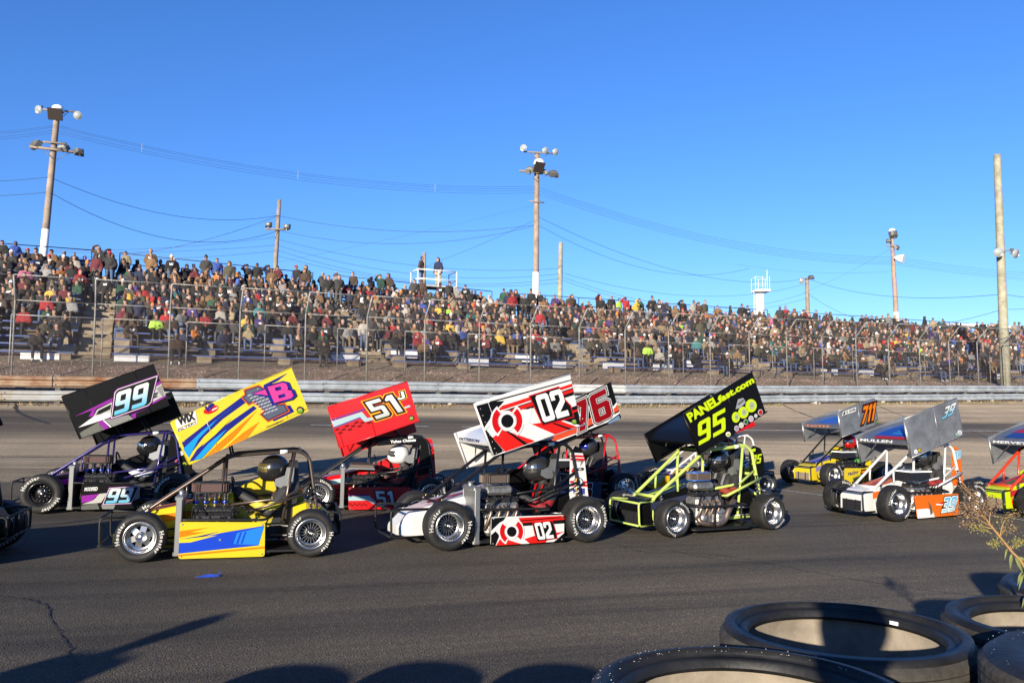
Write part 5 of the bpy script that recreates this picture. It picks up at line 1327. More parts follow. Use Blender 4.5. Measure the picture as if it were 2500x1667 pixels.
def art_99(D, n=((726, 436), (208, -70), (22, -148))):
    P = D.poly
    P([(478, 440), (720, 322), (716, 345), (612, 392), (600, 440), (566, 442), (590, 400)], PUR, 1); P([(600, 440), (620, 398), (718, 348), (708, 410), (625, 438)], rgb(215, 215, 208), 2); P([(612, 430), (630, 402), (712, 362), (705, 395), (640, 425)], Bk, 3); P([(500, 512), (600, 440), (708, 412), (706, 445), (580, 488)], Wt, 2)
    P([(508, 545), (640, 470), (694, 522), (522, 582)], rgb(120, 122, 112), 1); P([(626, 476), (660, 462), (695, 516), (664, 524)], PUR, 2); P([(656, 466), (664, 462), (716, 510), (706, 514)], Wt, 3); P([(668, 462), (820, 430), (852, 456), (720, 508)], GRY, 1)
    P([(836, 430), (950, 388), (870, 420), (866, 452), (852, 452)], PUR, 3); P([(985, 258), (1046, 222), (1062, 302), (975, 350)], rgb(205, 205, 198), 1); P([(1000, 262), (1034, 242), (1050, 304), (1036, 312)], GRY, 2); P([(975, 352), (1064, 304), (1066, 314), (976, 362)], PUR, 2); P([(985, 244), (1032, 208), (1036, 222), (986, 258)], PUR, 2)
    fr = [(704, 462), (730, 285), (752, 262), (1016, 172), (1010, 196), (972, 352), (950, 376)]
    P(fr, PUR, 4); P(poly_off(fr, -5), Wt, 5); P(poly_off(fr, -9), Bk, 6); D.num('99', *n, [Wt, rgb(90, 200, 240)], 7, gap=.1); D.text('Z', (972, 326), (34, -14), (6, -28), Bk, 7)
def pan_99(D):
    P = D.poly
    P([(525, 940), (700, 925), (690, 942), (610, 948), (600, 972), (525, 985)], PUR, 1); P([(600, 970), (640, 930), (690, 926), (650, 985), (525, 994)], rgb(210, 210, 200), 2); P([(525, 1002), (625, 985), (640, 1026), (525, 1028)], rgb(110, 112, 105), 1); P([(650, 1000), (740, 1000), (730, 1026), (660, 1026)], GRY, 1); P([(845, 895), (895, 890), (892, 960), (830, 985)], GRY, 1)
    fr = [(655, 1000), (700, 892), (895, 884), (855, 970), (840, 996)]; P(fr, PUR, 3); P(poly_off(fr, -3), Wt, 4); P(poly_off(fr, -6), Bk, 5); D.num('99', (676, 990), (152, -4), (32, -90), [Wt, rgb(90, 200, 240)], 6, gap=.08)
    D.text('MODIFIED', (543, 912), (84, -2), (4, -24), Wt, 4, .04)
def tail_99(D):
    for x, y, r, c in ((.3, .72, .07, rgb(190, 210, 220)), (.45, .55, .10, rgb(225, 225, 225)), (.25, .36, .09, rgb(200, 90, 130)), (.62, .30, .08, rgb(170, 190, 60))): D.ell((x, y), r * 1.3, r * .55, c, 2)
purple_f = M('purple_tube', (.022, .016, .10), .25, .3, coat=.5)
make_car(dict(loc=(-5.80, 12.22), head=-162.8, s=.988, R=.272, label='black winged midget race car numbered 99 with purple stripes', body=black_p, frame=purple_f, wheels=('black', 'black'),
  wing=dict(mat=black_p, near=[(.68, 1.62), (-.49, 2.11), (-.73, 1.52), (.42, 1.03)], art=([(398, 312), (985, 107), (1083, 370), (510, 583)], art_99), far_h=.42, foil=.80), panel_art=([(525, 850), (895, 885), (890, 1025), (515, 1030)], pan_99), panel_corners=[(.36, .44), (-.40, .37), (-.40, .05), (.36, .04)],
  tail_pts=[(-.74, 1.06), (-.80, 1.12), (-.92, 1.10), (-1.02, .9), (-1.08, .5), (-.70, .5)], tail_art=tail_99, hood=(PUR, GRY), suit=(.015, .015, .018), accent=Wt, restraint=M('grey_pad', (.25, .26, .27), .6), helmet=M('helmet_gloss_black', (.012, .012, .013), .12, .2, coat=.7), visor=M('visor_mirror', (.75, .72, .66), .05, 1.), dlabel='driver with a glossy black helmet and mirrored visor in the black 99 car'))

def art_51(D):
    P = D.poly
    P([(283, 512), (620, 402), (636, 414), (288, 528)], rgb(120, 60, 150), 1); P([(286, 532), (590, 436), (646, 500), (720, 484), (730, 512), (620, 540), (572, 488), (300, 592)], LBL, 2); P([(300, 594), (572, 492), (592, 510), (560, 506), (304, 604)], rgb(60, 90, 180), 1)
    P([(1000, 396), (1066, 370), (1082, 386), (1014, 412)], LBL, 2)
    for i in range(7):
        for j in range(3):
            if (i + j) % 2 == 0: a = V(318, 612) + V(48, -17) * i + V(16, 18) * j; P([a, a + V(40, -14), a + V(52, 2), a + V(12, 16)], rgb(120, 8, 16), 1)
    D.num('51', (738, 512), (272, -82), (-116, -170), [Wt, rgb(205, 212, 205)], 4, [(.13, YEL), (.10, rgb(190, 60, 20)), (.07, Bk)]); D.num('J', (955, 320), (78, -22), (-22, -72), Wt, 4, [(.16, YEL), (.10, Bk)])
    P([(650, 340), (770, 305), (690, 352), (668, 400)], rgb(230, 235, 230), 9); sticker(D, (1087, 500), 26)
def pan_51(D):
    P = D.poly
    P([(455, 1276), (640, 1276), (655, 1284), (455, 1288)], rgb(120, 60, 150), 1); P([(455, 1292), (655, 1288), (720, 1350), (715, 1372), (690, 1368), (640, 1334), (455, 1336)], LBL, 1)
    for i in range(8):
        for j in range(2):
            if (i + j) % 2 == 0: P([(460 + 22 * i, 1362 + 14 * j), (480 + 22 * i, 1362 + 14 * j), (484 + 22 * i, 1375 + 14 * j), (464 + 22 * i, 1375 + 14 * j)], rgb(120, 8, 16), 1)
    D.num('51', (745, 1388), (175, -2), (-32, -148), [Wt, rgb(170, 195, 205)], 3, [(.07, Bk)])
def tail_51(D):
    D.poly([(0, .86), (1, .86), (1, .80), (0, .80)], rgb(140, 90, 150), 1); D.poly([(0, .42), (1, .42), (1, .37), (0, .37)], rgb(140, 90, 150), 1)
    for i in range(6):
        for j in range(6):
            if (i + j) % 2 == 0: D.poly([(.14 * i + .1, .48 + .05 * j), (.14 * i + .22, .48 + .05 * j), (.14 * i + .25, .525 + .05 * j), (.14 * i + .13, .525 + .05 * j)], rgb(120, 8, 16), 1)
make_car(dict(loc=(-2.15, 12.99), head=-168.1, s=.972, R=.252, label='red winged midget race car numbered 51J', body=red_p, dshift=(.06, -.08), frame=black, wheels=('spline', 'spline'), filter='tray', side_roof=black_p, side_text='Yuhas Chassis',
  wing=dict(mat=red_p, near=[(.76, 1.57), (-.44, 1.99), (-.64, 1.38), (.56, .95)], art=([(247, 385), (1048, 130), (1165, 530), (370, 800)], art_51), far_h=.48, foil=.74, rib_mat=red_p, ribs=(.05, .45)), panel_art=([(455, 1205), (1090, 1195), (1090, 1425), (455, 1425)], pan_51), panel_corners=[(.41, .36), (-.54, .36), (-.54, .03), (.40, .02)],
  tail_mat=red_p, tail_art=tail_51, tail_pts=[(-.72, .98), (-.78, 1.10), (-.88, 1.08), (-.92, .9), (-.96, .48), (-.62, .48)], hood=(LBL, PINK), suit=(.03, .025, .022), glove=rgb(200, 60, 40), accent=rgb(190, 60, 40), helmet=M('helmet_white', (.56, .56, .55), .15, coat=.6), stripe=M('helmet_stripe_dark', (.03, .025, .025), .2), dlabel='driver with a white helmet seated in the red 51J car'))

def emblem(D, c, r, ang, L, ky=1.0):
    D.ell(c, r * .62, r * .62 * ky, Wt, L, 'emblem')
    for a in (-14, 166):
        a += ang; D.ell(c, r * 1.12, r * 1.12 * ky, Wt, L, 'emblem', 0, a - 56, a + 56, .5); D.ell(c, r * 1.0, r * 1.0 * ky, RED, L + 1, 'emblem', 0, a - 48, a + 48, .62)
    D.ell(c, r * .41, r * .41 * ky, Bk, L + 2, 'emblem')
def art_02(D):
    P = D.poly; r2 = rgb(240, 38, 32)
    P([(766, 305), (900, 268), (1000, 262), (925, 345), (838, 478), (905, 560), (1000, 672), (918, 705)], Bk, 1); P([(880, 268), (1548, 84), (1550, 92), (884, 278)], Bk, 2); P([(935, 345), (985, 300), (1555, 118), (1562, 140), (1000, 330)], r2, 1); P([(985, 345), (1150, 290), (1566, 150), (1580, 208), (1200, 330), (1110, 330)], Bk, 1)
    P([(990, 362), (1140, 300), (1566, 160), (1571, 184), (1180, 318), (1060, 360)], r2, 2); P([(1140, 352), (1220, 318), (1210, 440), (1140, 470)], Wt, 2); P([(1500, 330), (1605, 292), (1622, 462), (1480, 420)], Bk, 1); P([(1540, 348), (1606, 325), (1608, 338), (1545, 365)], r2, 2)
    P([(905, 560), (985, 495), (1230, 580), (1290, 620), (1010, 680)], r2, 2); P([(1000, 500), (1015, 496), (1190, 610), (1160, 620)], Bk, 3); P([(1205, 452), (1440, 420), (1605, 478), (1500, 540), (1330, 570)], r2, 2); P([(1385, 445), (1405, 440), (1580, 500), (1555, 510)], Bk, 3); P([(1150, 468), (1215, 450), (1420, 540), (1345, 572)], Wt, 3)
    P([(820, 500), (880, 430), (890, 450), (838, 512)], Wt, 3); emblem(D, (1020, 425), 122, 12, 4, 1.08)
    bk = [(1205, 225), (1435, 152), (1482, 250), (1530, 300), (1556, 388), (1312, 456), (1284, 398)]
    P(poly_off(bk, 9), RED, 4); P(bk, Bk, 5); D.num('02', (1314, 440), (212, -62), (-72, -218), Wt, 6, gap=.07); sticker(D, (1563, 428), 24)
def pan_02(D):
    P = D.poly; r2 = rgb(240, 38, 32)
    P([(890, 1225), (1010, 1212), (960, 1290), (930, 1330), (960, 1360), (925, 1450), (885, 1450)], Bk, 1); P([(890, 1330), (960, 1260), (1030, 1218), (1070, 1216), (960, 1300), (890, 1360)], Wt, 2); P([(1110, 1218), (1495, 1195), (1495, 1230), (1130, 1262)], r2, 1); P([(1130, 1238), (1495, 1205), (1495, 1212), (1130, 1246)], Bk, 2); P([(1130, 1262), (1495, 1230), (1495, 1262), (1150, 1285)], Bk, 1)
    P([(930, 1445), (970, 1380), (1160, 1440)], r2, 1); P([(1145, 1395), (1250, 1360), (1420, 1340), (1490, 1330), (1340, 1400), (1320, 1440), (1200, 1440)], r2, 2); P([(1420, 1400), (1490, 1340), (1490, 1420), (1380, 1430)], Bk, 1); P([(1100, 1400), (1150, 1388), (1200, 1432), (1160, 1440)], Wt, 3)
    emblem(D, (1052, 1330), 92, 6, 4, 1.1)
    bk = [(1225, 1262), (1385, 1245), (1410, 1330), (1420, 1385), (1262, 1408), (1240, 1340)]; P(poly_off(bk, 6), RED, 4); P(bk, Bk, 5); D.num('02', (1266, 1398), (132, -14), (-34, -138), Wt, 6, gap=.07)
def tail_02(D):
    D.poly([(0, 1), (1, 1), (1, .84), (0, .86)], Bk, 1); 
    for a in (.82, .76, .34, .28): D.poly([(0, a), (1, a - .02), (1, a - .06), (0, a - .04)], RED, 2)
    D.text('JX3', (.10, .50), (.62, .01), (.02, .07), Bk, 4, .05); D.poly([(.10, .5), (.24, .5), (.24, .57), (.18, .57)], RED, 5); D.ell((.46, .31), .24, .085, Wt, 3); D.ell((.46, .31), .24, .085, Bk, 4, r0=.86, a1=359); 
    for i in range(5): a = i * math.pi / 5; D.poly([(.46 + .22 * math.cos(a) + .012, .31 + .078 * math.sin(a)), (.46 - .22 * math.cos(a) + .012, .31 - .078 * math.sin(a)), (.46 - .22 * math.cos(a) - .012, .31 - .078 * math.sin(a)), (.46 + .22 * math.cos(a) - .012, .31 + .078 * math.sin(a))], Bk, 4, 'sticker')
    D.poly([(.2, .2), (.8, .19), (.8, .08), (.25, .1)], rgb(70, 80, 160), 2); D.poly([(.25, .70), (.75, .71), (.55, .60), (.6, .69), (.32, .69)], rgb(120, 120, 120), 2)
make_car(dict(loc=(-.16, 10.21), head=-154.9, s=1.037, R=.262, label='white winged midget race car numbered 02 with red and black livery', body=white_p, body2=black_p, shock=gold, dshift=(-.05, -.10), frame=black, wheels=('spline', 'spline'), filter='round', nose=1.30, spring=M('white_spring', (.7, .7, .68), .4), alloy=True, visor_panel=white_p, visor_text=('PATTERSON', Bk),
  wing=dict(mat=white_p, near=[(.55, 1.57), (-.64, 1.93), (-.79, 1.34), (.31, 1.00)], art=([(765, 285), (1535, 45), (1622, 462), (918, 705)], art_02), far_h=.46, foil=.80, ribs=(.12, .55), front_text=('PATTERSON', Bk)), panel_art=([(898, 1215), (1492, 1190), (1485, 1412), (892, 1445)], pan_02), panel_corners=[(.35, .335), (-.56, .325), (-.56, .03), (.35, .025)],
  tail_art=tail_02, hood=(rgb(215, 205, 215), rgb(190, 60, 75)), belt=red_p, suit=(.014, .014, .015), leg=(.02, .013, .013), glove=(.03, .03, .03), accent=rgb(160, 20, 25), helmet=M('helmet_satin_black', (.018, .018, .019), .3, .1, coat=.3), stripe=M('helmet_stripe_blue', (.03, .06, .14), .2), dlabel='driver with a satin black helmet seated in the white 02 car'))

U = [(0, 1), (1, 1), (1, 0), (0, 0)]
def art_76(D):
    P = D.poly
    P([(0, .5), (.3, .36), (1, .36), (1, .22), (.3, .16), (0, .2)], rgb(235, 85, 50), 1); P([(0, .16), (.8, .06), (1, .14), (1, .18), (.5, .12), (0, .2)], Wt, 2); P([(.1, .8), (.9, .98), (.92, .94), (.1, .74)], Wt, 2); P([(.86, .30), (1, .45), (1, .39), (.9, .28)], Wt, 2); P([(.8, .04), (.98, .1), (.98, .0), (.84, -.02)], rgb(120, 150, 190), 3)
    D.num('76', (.34, .14), (.55, .02), (.015, .76), rgb(150, 6, 18), 4, [(.085, Wt), (.065, Bk), (.035, rgb(190, 190, 190))])
def pan_76(D): D.poly([(0, 1), (1, 1), (1, 0), (0, 0)], rgb(70, 80, 100), 1); D.num('76', (.42, .15), (.34, 0), (.02, .7), rgb(130, 10, 22), 3, [(.12, Wt), (.07, Bk)])
make_car(dict(loc=(.90, 14.31), head=-160, s=1.0, R=.255, label='black and orange winged midget race car numbered 76 with red roll cage', body=black_p, frame=red_p, bumper=red_p, wheels=('spline', 'six'), tail=False, filter='none', tube=.017,
  wing=dict(mat=black_p, near=[(.62, 1.47), (-.60, 2.02), (-.80, 1.42), (.42, .90)], art=(U, art_76), far_h=.46, foil=.80, ribs=(.5,)), panel_art=(U, pan_76), suit=(.014, .014, .015), glove=(.4, .4, .4), restraint=M('dark_pad', (.03, .03, .03), .4), helmet=M('helmet_matt_black', (.016, .016, .017), .38), visor=M('visor_blue', (.04, .06, .5), .06, .8), dlabel='driver with a matt black helmet and blue visor in the red-caged 76 car'))

def art_95(D):
    P = D.poly
    D.text('PANEL', (992, 458), (255, -162), (-38, -72), LIME, 4, .05); D.text('fast.com', (1238, 296), (300, -178), (-22, -56), LIME, 4, .05)
    D.num('95', (1058, 655), (232, -128), (-4, -196), LIME, 4)
    for c, rx, ry in (((1378, 412), 34, 46), ((1442, 372), 44, 50), ((1508, 314), 48, 56)):
        D.ell(c, rx, ry, LIME, 3, 'emblem'); D.ell((c[0] + 6, c[1] - 2), rx * .5, ry * .6, rgb(190, 205, 165), 4, 'emblem'); P([(c[0] - 4, c[1] - 2), (c[0] + 14, c[1] - 6), (c[0] + 14, c[1] - 1), (c[0] - 4, c[1] + 3)], rgb(60, 70, 40), 5, 'emblem')
    P([(1375, 345), (1395, 260), (1440, 248), (1462, 285), (1420, 330)], rgb(175, 178, 182), 4, 'emblem'); P([(1390, 300), (1440, 262), (1446, 270), (1398, 310)], rgb(80, 82, 86), 5, 'emblem')
    for c, cc, r in (((1385, 507), rgb(180, 160, 185), 20), ((1425, 480), rgb(225, 220, 215), 21), ((1463, 452), rgb(20, 110, 60), 19), ((1508, 425), rgb(205, 195, 205), 22), ((1549, 400), rgb(220, 225, 220), 14), ((1588, 370), rgb(200, 40, 50), 21)):
        D.ell(c, r, r * 1.2, Wt, 3); D.ell(c, r * .85, r * 1.0, cc, 4)
    sticker(D, (1310, 557), 21, (.7, .7, .6), rgb(200, 220, 40))
def tail_95(D): D.num('95', (.12, .62), (.62, .03), (.10, .20), LIME, 3); D.poly([(.1, .95), (.4, .97), (.4, .91), (.1, .89)], LIME, 2)
make_car(dict(loc=(2.49, 11.45), head=-150.2, s=.998, R=.236, label='black winged midget race car numbered 95 with pale lime tube frame', body=black_p, frame=neon_p, tube=.023, wheels=('spline', 'spline'), panel=False, radiator=False, blunt='black', filter='round', alloy=True, filter_top=M('blue_filter_top', (.05, .14, .42), .25, .4), bumper=neon_p, rbumper=blackm, nose=1.10, hood=((.02, .025, .05), LIME),
  wing=dict(mat=black_p, near=[(.65, 1.55), (-.57, 2.13), (-.83, 1.58), (.36, 1.02)], art=([(940, 385), (1520, 32), (1638, 375), (1080, 735)], art_95), far_h=.46, foil=.73, ribs=(.0, .58), top_art=[(.05, .5, .38, .44, LIME), (.2, .55, .2, .34, LIME)], post_mat=red_p), tail_mat=black_p, tail_art=tail_95, tail_pts=[(-.78, 1.04), (-.86, 1.12), (-1.0, 1.08), (-1.06, .95), (-1.08, .72), (-.80, .62)], visor_panel=black_p,
  suit=(.016, .015, .015), glove=rgb(150, 60, 35), leg=(.03, .022, .02), accent=rgb(160, 60, 30), helmet=M('helmet_gloss_black', (.012, .012, .013), .12, .2, coat=.7), dlabel='driver in black with rust-red gloves behind the lime tubes of the 95 car'))

make_car(dict(loc=(3.66, 15.66), head=-160, s=1.0, R=.25, label='yellow and purple midget race car with white roll cage behind the black 95 car', body=paint_('golden', rgb(245, 195, 30)), frame=white_p, wheels=('spline', 'spline'), tail=False, hood=(rgb(90, 70, 140), Wt),
  wing=dict(mat=paint_('golden', rgb(245, 195, 30)), near=[(.55, 1.34), (-.55, 1.69), (-.70, 1.30), (.40, .97)], near_mat=red_p, far_h=.3), suit=(.02, .03, .09), helmet=M('helmet_gloss_black', (.012, .012, .013), .12, .2, coat=.7), dlabel='driver in a dark suit in the yellow and purple car'))

mill = M('mill_aluminium', (.21, .22, .235), .4, .45, var=.35, vscale=3, bump=.06, bscale=4)
def art_711(D):
    D.num('711', (868, 336), (120, -34), (26, -172), ORG, 4, [(.14, Bk), (.07, rgb(120, 30, 10))], gap=.06)
    D.poly([(690, 246), (705, 200), (826, 164), (820, 206), (750, 226)], Wt, 2); D.poly([(700, 238), (712, 204), (748, 194), (744, 222)], Bk, 3); D.text('K', (718, 230), (24, -6), (6, -28), Wt, 5, .06); D.text('KEYSER', (756, 214), (60, -18), (4, -22), Bk, 4, .04); sticker(D, (1025, 318), 15)
def pan_711(D): D.num('711', (.50, .15), (.40, .06), (.08, .7), ORG, 4, [(.12, Bk)]); D.text('racing', (.1, .5), (.36, .1), (0, .3), rgb(60, 40, 120), 3)
make_car(dict(loc=(7.10, 18.24), head=-150, s=1.0, R=.252, label='yellow winged midget race car numbered 711 with bare grey wing boards', body=yellow_p, frame=black, wheels=('spline', 'spline'), hood=(rgb(150, 140, 200), BLUE), nose=1.10, radiator=False, blunt='tan', panel_art=(U, pan_711), filter='none',
  wing=dict(mat=mill, near=[(.58, 1.58), (-.62, 1.87), (-.74, 1.32), (.48, 1.03)], art=([(660, 195), (1005, 90), (1045, 340), (695, 450)], art_711), far_h=.44, foil=.66, ribs=(.0, .52), rib_mat=sheetalu, foil_mat=sheetalu, front_text=('TOTH', ORG), top_art=[(.1, .6, -.2, .3, rgb(60, 110, 210))]), tail=False,
  suit=(.02, .03, .03), glove=rgb(120, 200, 80), accent=rgb(80, 180, 60), helmet=M('helmet_red', rgb(205, 25, 20), .2, coat=.6), dlabel='driver with a red helmet and green gloves in the yellow 711 car'))

def art_39(D): D.num('39', (1612, 272), (92, -50), (36, -120), [Wt, rgb(80, 190, 230)], 4, [(.05, (.05, .06, .07))]); [(D.ell(c, r, r * 1.2, c1, 3), D.ell(c, r * .75, r, c2, 4)) for c, r, c1, c2 in (((1398, 575), 17, (.6, .6, .6), (.4, .42, .5)), ((1425, 560), 17, (.02, .02, .02), rgb(200, 170, 40)), ((1745, 408), 16, rgb(30, 160, 80), (.2, .25, .25)), ((1771, 392), 18, (.7, .7, .7), (.3, .3, .32)))]
def pan_39(D):
    D.poly([(0, .42), (.26, .42), (.36, .30), (.40, 0), (0, 0)], Wt, 1); D.poly([(.28, .75), (.34, .5), (.36, .2), (.30, .1)], rgb(120, 100, 90), 2); D.poly([(.45, .6), (.66, .62), (.98, .70), (.98, .66), (.6, .52), (.45, .55)], Wt, 1); D.poly([(.48, .62), (.66, .66), (.6, .56)], RED, 2)
    D.num('39', (.56, .20), (.30, .04), (.10, .64), [rgb(100, 195, 235), rgb(190, 225, 235)], 4, [(.12, Bk), (.07, Wt)])
def tail_39(D): D.num('39', (.15, .66), (.55, .02), (.10, .20), rgb(110, 190, 230), 4, [(.12, Bk), (.07, Wt)])
make_car(dict(loc=(6.24, 13.32), head=-155, s=1.0, R=.268, label='white and orange winged midget race car numbered 39 with bare grey wing boards', body=white_p, body2=white_p, panel_mat=orange_p, frame=white_p, tube=.021, wheels=('spline', 'spline'), filter='box', hood=(rgb(245, 120, 40), rgb(205, 45, 40)), nose=1.14, radiator=False, blunt='black', panel_art=(U, pan_39), panel_corners=[(.46, .37), (-.52, .38), (-.52, .05), (.40, .03)], alloy=True, bumper=blackm,
  wing=dict(mat=mill, near=[(.58, 1.52), (-.60, 1.86), (-.74, 1.28), (.44, .93)], art=([(1290, 265), (1750, 65), (1808, 415), (1365, 635)], art_39), far_h=.46, foil=.66, ribs=(.0, .54), rib_mat=sheetalu, foil_mat=sheetalu, front_text=('MULLEN', Wt), top_art=[(.12, .9, -.25, .42, rgb(40, 90, 190)), (.2, .8, .0, .2, rgb(60, 160, 230)), (.05, .12, -.2, .45, rgb(190, 40, 45))]),
  tail_mat=orange_p, tail_art=tail_39, visor_panel=white_p, visor_text=('MULLEN', rgb(60, 110, 140)), suit=(.02, .018, .018), accent=rgb(160, 30, 25), helmet=M('helmet_satin_black', (.018, .018, .019), .3, .1, coat=.3), dlabel='driver in a dark suit inside the white and orange 39 car'))

make_car(dict(loc=(8.76, 13.95), head=-158, s=1.0, R=.26, label='neon yellow winged midget race car with orange-red roll cage at the tail of the pack', body=paint_('neon', rgb(225, 250, 30)), frame=paint_('hot_orange', rgb(245, 70, 35)), tube=.023, wheels=('spline', 'spline'), bumper=blackm, hood=(rgb(200, 50, 60), rgb(60, 110, 60)), nose=1.08, radiator=False, blunt='tan',
  wing=dict(mat=mill, near=[(.58, 1.52), (-.60, 1.90), (-.74, 1.30), (.44, .95)], far_h=.46, foil=.70, rib_mat=sheetalu, foil_mat=sheetalu, front_text=('MERVEY', Wt), top_art=[(.1, .9, -.3, .42, rgb(45, 80, 160)), (.3, .7, -.3, .0, rgb(200, 40, 50))]), tail=False, suit=(.02, .02, .02), helmet=M('helmet_white', (.56, .56, .55), .15, coat=.6), dlabel='driver with a white helmet in the neon yellow car'))

hh = V(math.cos(R_(-164.1)), math.sin(R_(-164.1))); LL = np.array((-3.05, 9.09)) + hh * 3.18
make_car(dict(loc=tuple(LL), head=-164.1, s=.97, R=.25, label='black winged midget race car just ahead of the yellow 1B car', body=black_p, frame=black, wheels=('spline', 'spline'), wing=dict(mat=black_p, near=[(.62, 1.43), (-.55, 1.95), (-.75, 1.45), (.42, .99)], far_h=.4), tail=False,
  suit=(.02, .02, .02), helmet=M('helmet_white', (.56, .56, .55), .15, coat=.6), dlabel='driver with a white helmet in the black car ahead of the yellow 1B car'))
# ------------------------------------------------------------------ tyre wall, plant and litter in the foreground
slick = M('old_tyre_rubber', (.014, .0135, .013), .5, var=.55, vscale=7, bump=.12, bscale=35, spec=.3)
liner = M('dusty_tyre_liner', (.20, .168, .130), .9, var=.45, vscale=5, bump=.15, bscale=30)
scuff = M('scuffed_tread', (.022, .02, .018), .8, var=.7, vscale=10, col2=(.06, .053, .043), bump=.3, bscale=30, spec=.3)
TM = {}
def tyre_mesh(R, rb, w):
    k = (R, rb, w)
    if k in TM: return TM[k]
    h = w / 2; n = 56
    side = [(rb - .004, h - .035), (rb, h - .020), (rb + .008, h - .013), (rb + .022, h - .022), (rb + .035, h - .012), (rb + (R - rb) * .45, h), (rb + (R - rb) * .8, h - .004), (R - .012, h - .018)]
    m = MB(); m.lathe(side + [], n, axis='z'); m.lathe([(r, -z) for r, z in side][::-1], n, axis='z')
    m.lathe([(rb - .004, h - .035), (rb + .004, h - .045)], n, axis='z'); sw = m.mesh('sidewall', slick)
    tr = [(R - .012, h - .018)]; K = 11
    for i in range(K):
        z0 = h - .03 - (w - .06) * i / K; tr += [(R - .001, z0), (R + .001, z0 - (w - .06) / K * .78), (R - .008, z0 - (w - .06) / K * .86), (R - .008, z0 - (w - .06) / K * .98)]
    tr += [(R - .012, -h + .018)]
    m = MB(); m.lathe(tr, n, axis='z', smooth=False); td = m.mesh('tread', scuff)
    m = MB(); m.lathe([(rb + .004, h - .045), (rb + (R - rb) * .55, h - .030), (R - .035, h - .05), (R - .025, 0), (R - .035, -h + .05), (rb + (R - rb) * .55, -h + .030), (rb, -h + .035)], n, axis='z'); ln = m.mesh('liner', liner)
    TM[k] = (sw, td, ln); return TM[k]
rt_ = random.Random(4)
def tyre_stack(x, y, ztop, R=.345, rb=.255, w=.26, lab='', grp='tyre wall stacks', tilt=(0, 0)):
    g0 = track_z(*(lambda q: (q @ D_, q @ N_))(V(x, y, 0))); n = int((ztop - g0) / w); w2 = (ztop - g0) / max(1, n)
    for i in range(n):
        sw, td, ln = tyre_mesh(round(R, 3), rb, round(w2 - .004, 3)); top = i == n - 1
        o = obj('tyre', td, None, (x + (0 if top else rt_.uniform(-.02, .02)), y + (0 if top else rt_.uniform(-.02, .02)), g0 + w2 * (i + .5)), rt_.uniform(0, 6),
                label=(lab + ', topmost of its stack') if top else lab + ', lower in the stack', cat='tyre', group=grp)
        if top: o.rotation_euler = (tilt[0], tilt[1], rt_.uniform(0, 6))
        obj('sidewall', sw, o); obj('liner', ln, o)
def tx(px, py, z):                                     # stack top centre from a picture point at height z
    r = ray(px, py); k = (z - CAMH) / r[2]; return r[0] * k, r[1] * k
tyre_stack(.93, 2.38, 1.05, lab='worn wide tyre under the photographer shadow', R=.338, rb=.260)
tyre_stack(.50, 1.79, 1.07, lab='wide tyre speckled with white grit beside the photographer shadow', R=.350, rb=.268)
tyre_stack(1.66, 2.51, 1.04, lab='wide tyre with a sunlit tan inside behind the worn one', R=.350, rb=.268)
tyre_stack(1.40, 1.83, 1.11, lab='rounded tyre with a raised rim line near the dried plant', R=.350, rb=.20)
tyre_stack(2.15, 3.05, 1.02, lab='wide tyre standing behind the dried plant', R=.345)
tyre_stack(2.86, 3.16, 1.30, lab='tyre of a tall stack beyond the dried plant'); tyre_stack(3.54, 3.42, 1.30, lab='tyre of a second tall stack beyond the dried plant')
tyre_stack(-.22, 1.62, 1.00, lab='wide tyre at the end of the low row')
for i in range(3): tyre_stack(-1.10 - .755 * i, 1.62 + .05 * (i % 2), .92, lab='wide tyre of the low row along the infield edge')
m = MB(); m.box((0, 0, 0), (.026, .003, .010)); obj('paper_label', m.mesh('paper_label', M('white_label', (.8, .8, .82), .5)), None, (1.139, 2.527, 1.020), -.96, label='small white paper label stuck inside the worn tyre', cat='label')
# white grit on the tyres
m = MB(); gm = vcol_mat('grit', .8)
for cx, cy, z, ra, rb_, cnt in ((.50, 1.79, 1.070, .285, .335, 110), (1.40, 1.83, 1.110, .21, .33, 70)):
    px = cx * 2000
    for i in range(cnt):
        a = rt_.uniform(.3, 3.2) if px < 2000 else rt_.uniform(1.2, 4); r = rt_.uniform(ra, rb_); stone(m, V(cx + r * math.cos(a), cy + r * math.sin(a), z - .004), rt_.uniform(.0006, .002), (.5, .49, .46))
obj('grit', m.mesh('grit', gm), kind='stuff', label='white grit scattered on the tyre sidewalls', cat='grit')
# dried goldenrod
pr_ = random.Random(17)
stem = M('dry_stem', (.28, .16, .06), .8); leafm = M('goldenrod_leaf', (.12, .14, .035), .7, var=.3, vscale=20)
PY = 2.75
base = at(2560, 1700, PY); base[2] = .02; pl = empty('goldenrod_plant', base, label='dried brown goldenrod plant with a few green leaves by the tyres', cat='plant')
pp = lambda px, py, dy=0.: at(px, py, PY + dy) - base
main = curve3([V(0, 0, 0), pp(2545, 1600), pp(2510, 1405), pp(2465, 1340), pp(2425, 1290), pp(2395, 1250), pp(2370, 1205), pp(2350, 1178)], 6)
m = MB(); m.tube(main, [.006 - .0045 * i / len(main) for i in range(len(main))], 7); m.build('stem', stem, pl)
seedc = [(.13, .08, .045), (.17, .11, .065), (.22, .15, .10), (.08, .05, .03)]; seedg = [(.20, .17, .05), (.16, .16, .05)]
fl_m = vcol_mat('seed_fluff', .9)
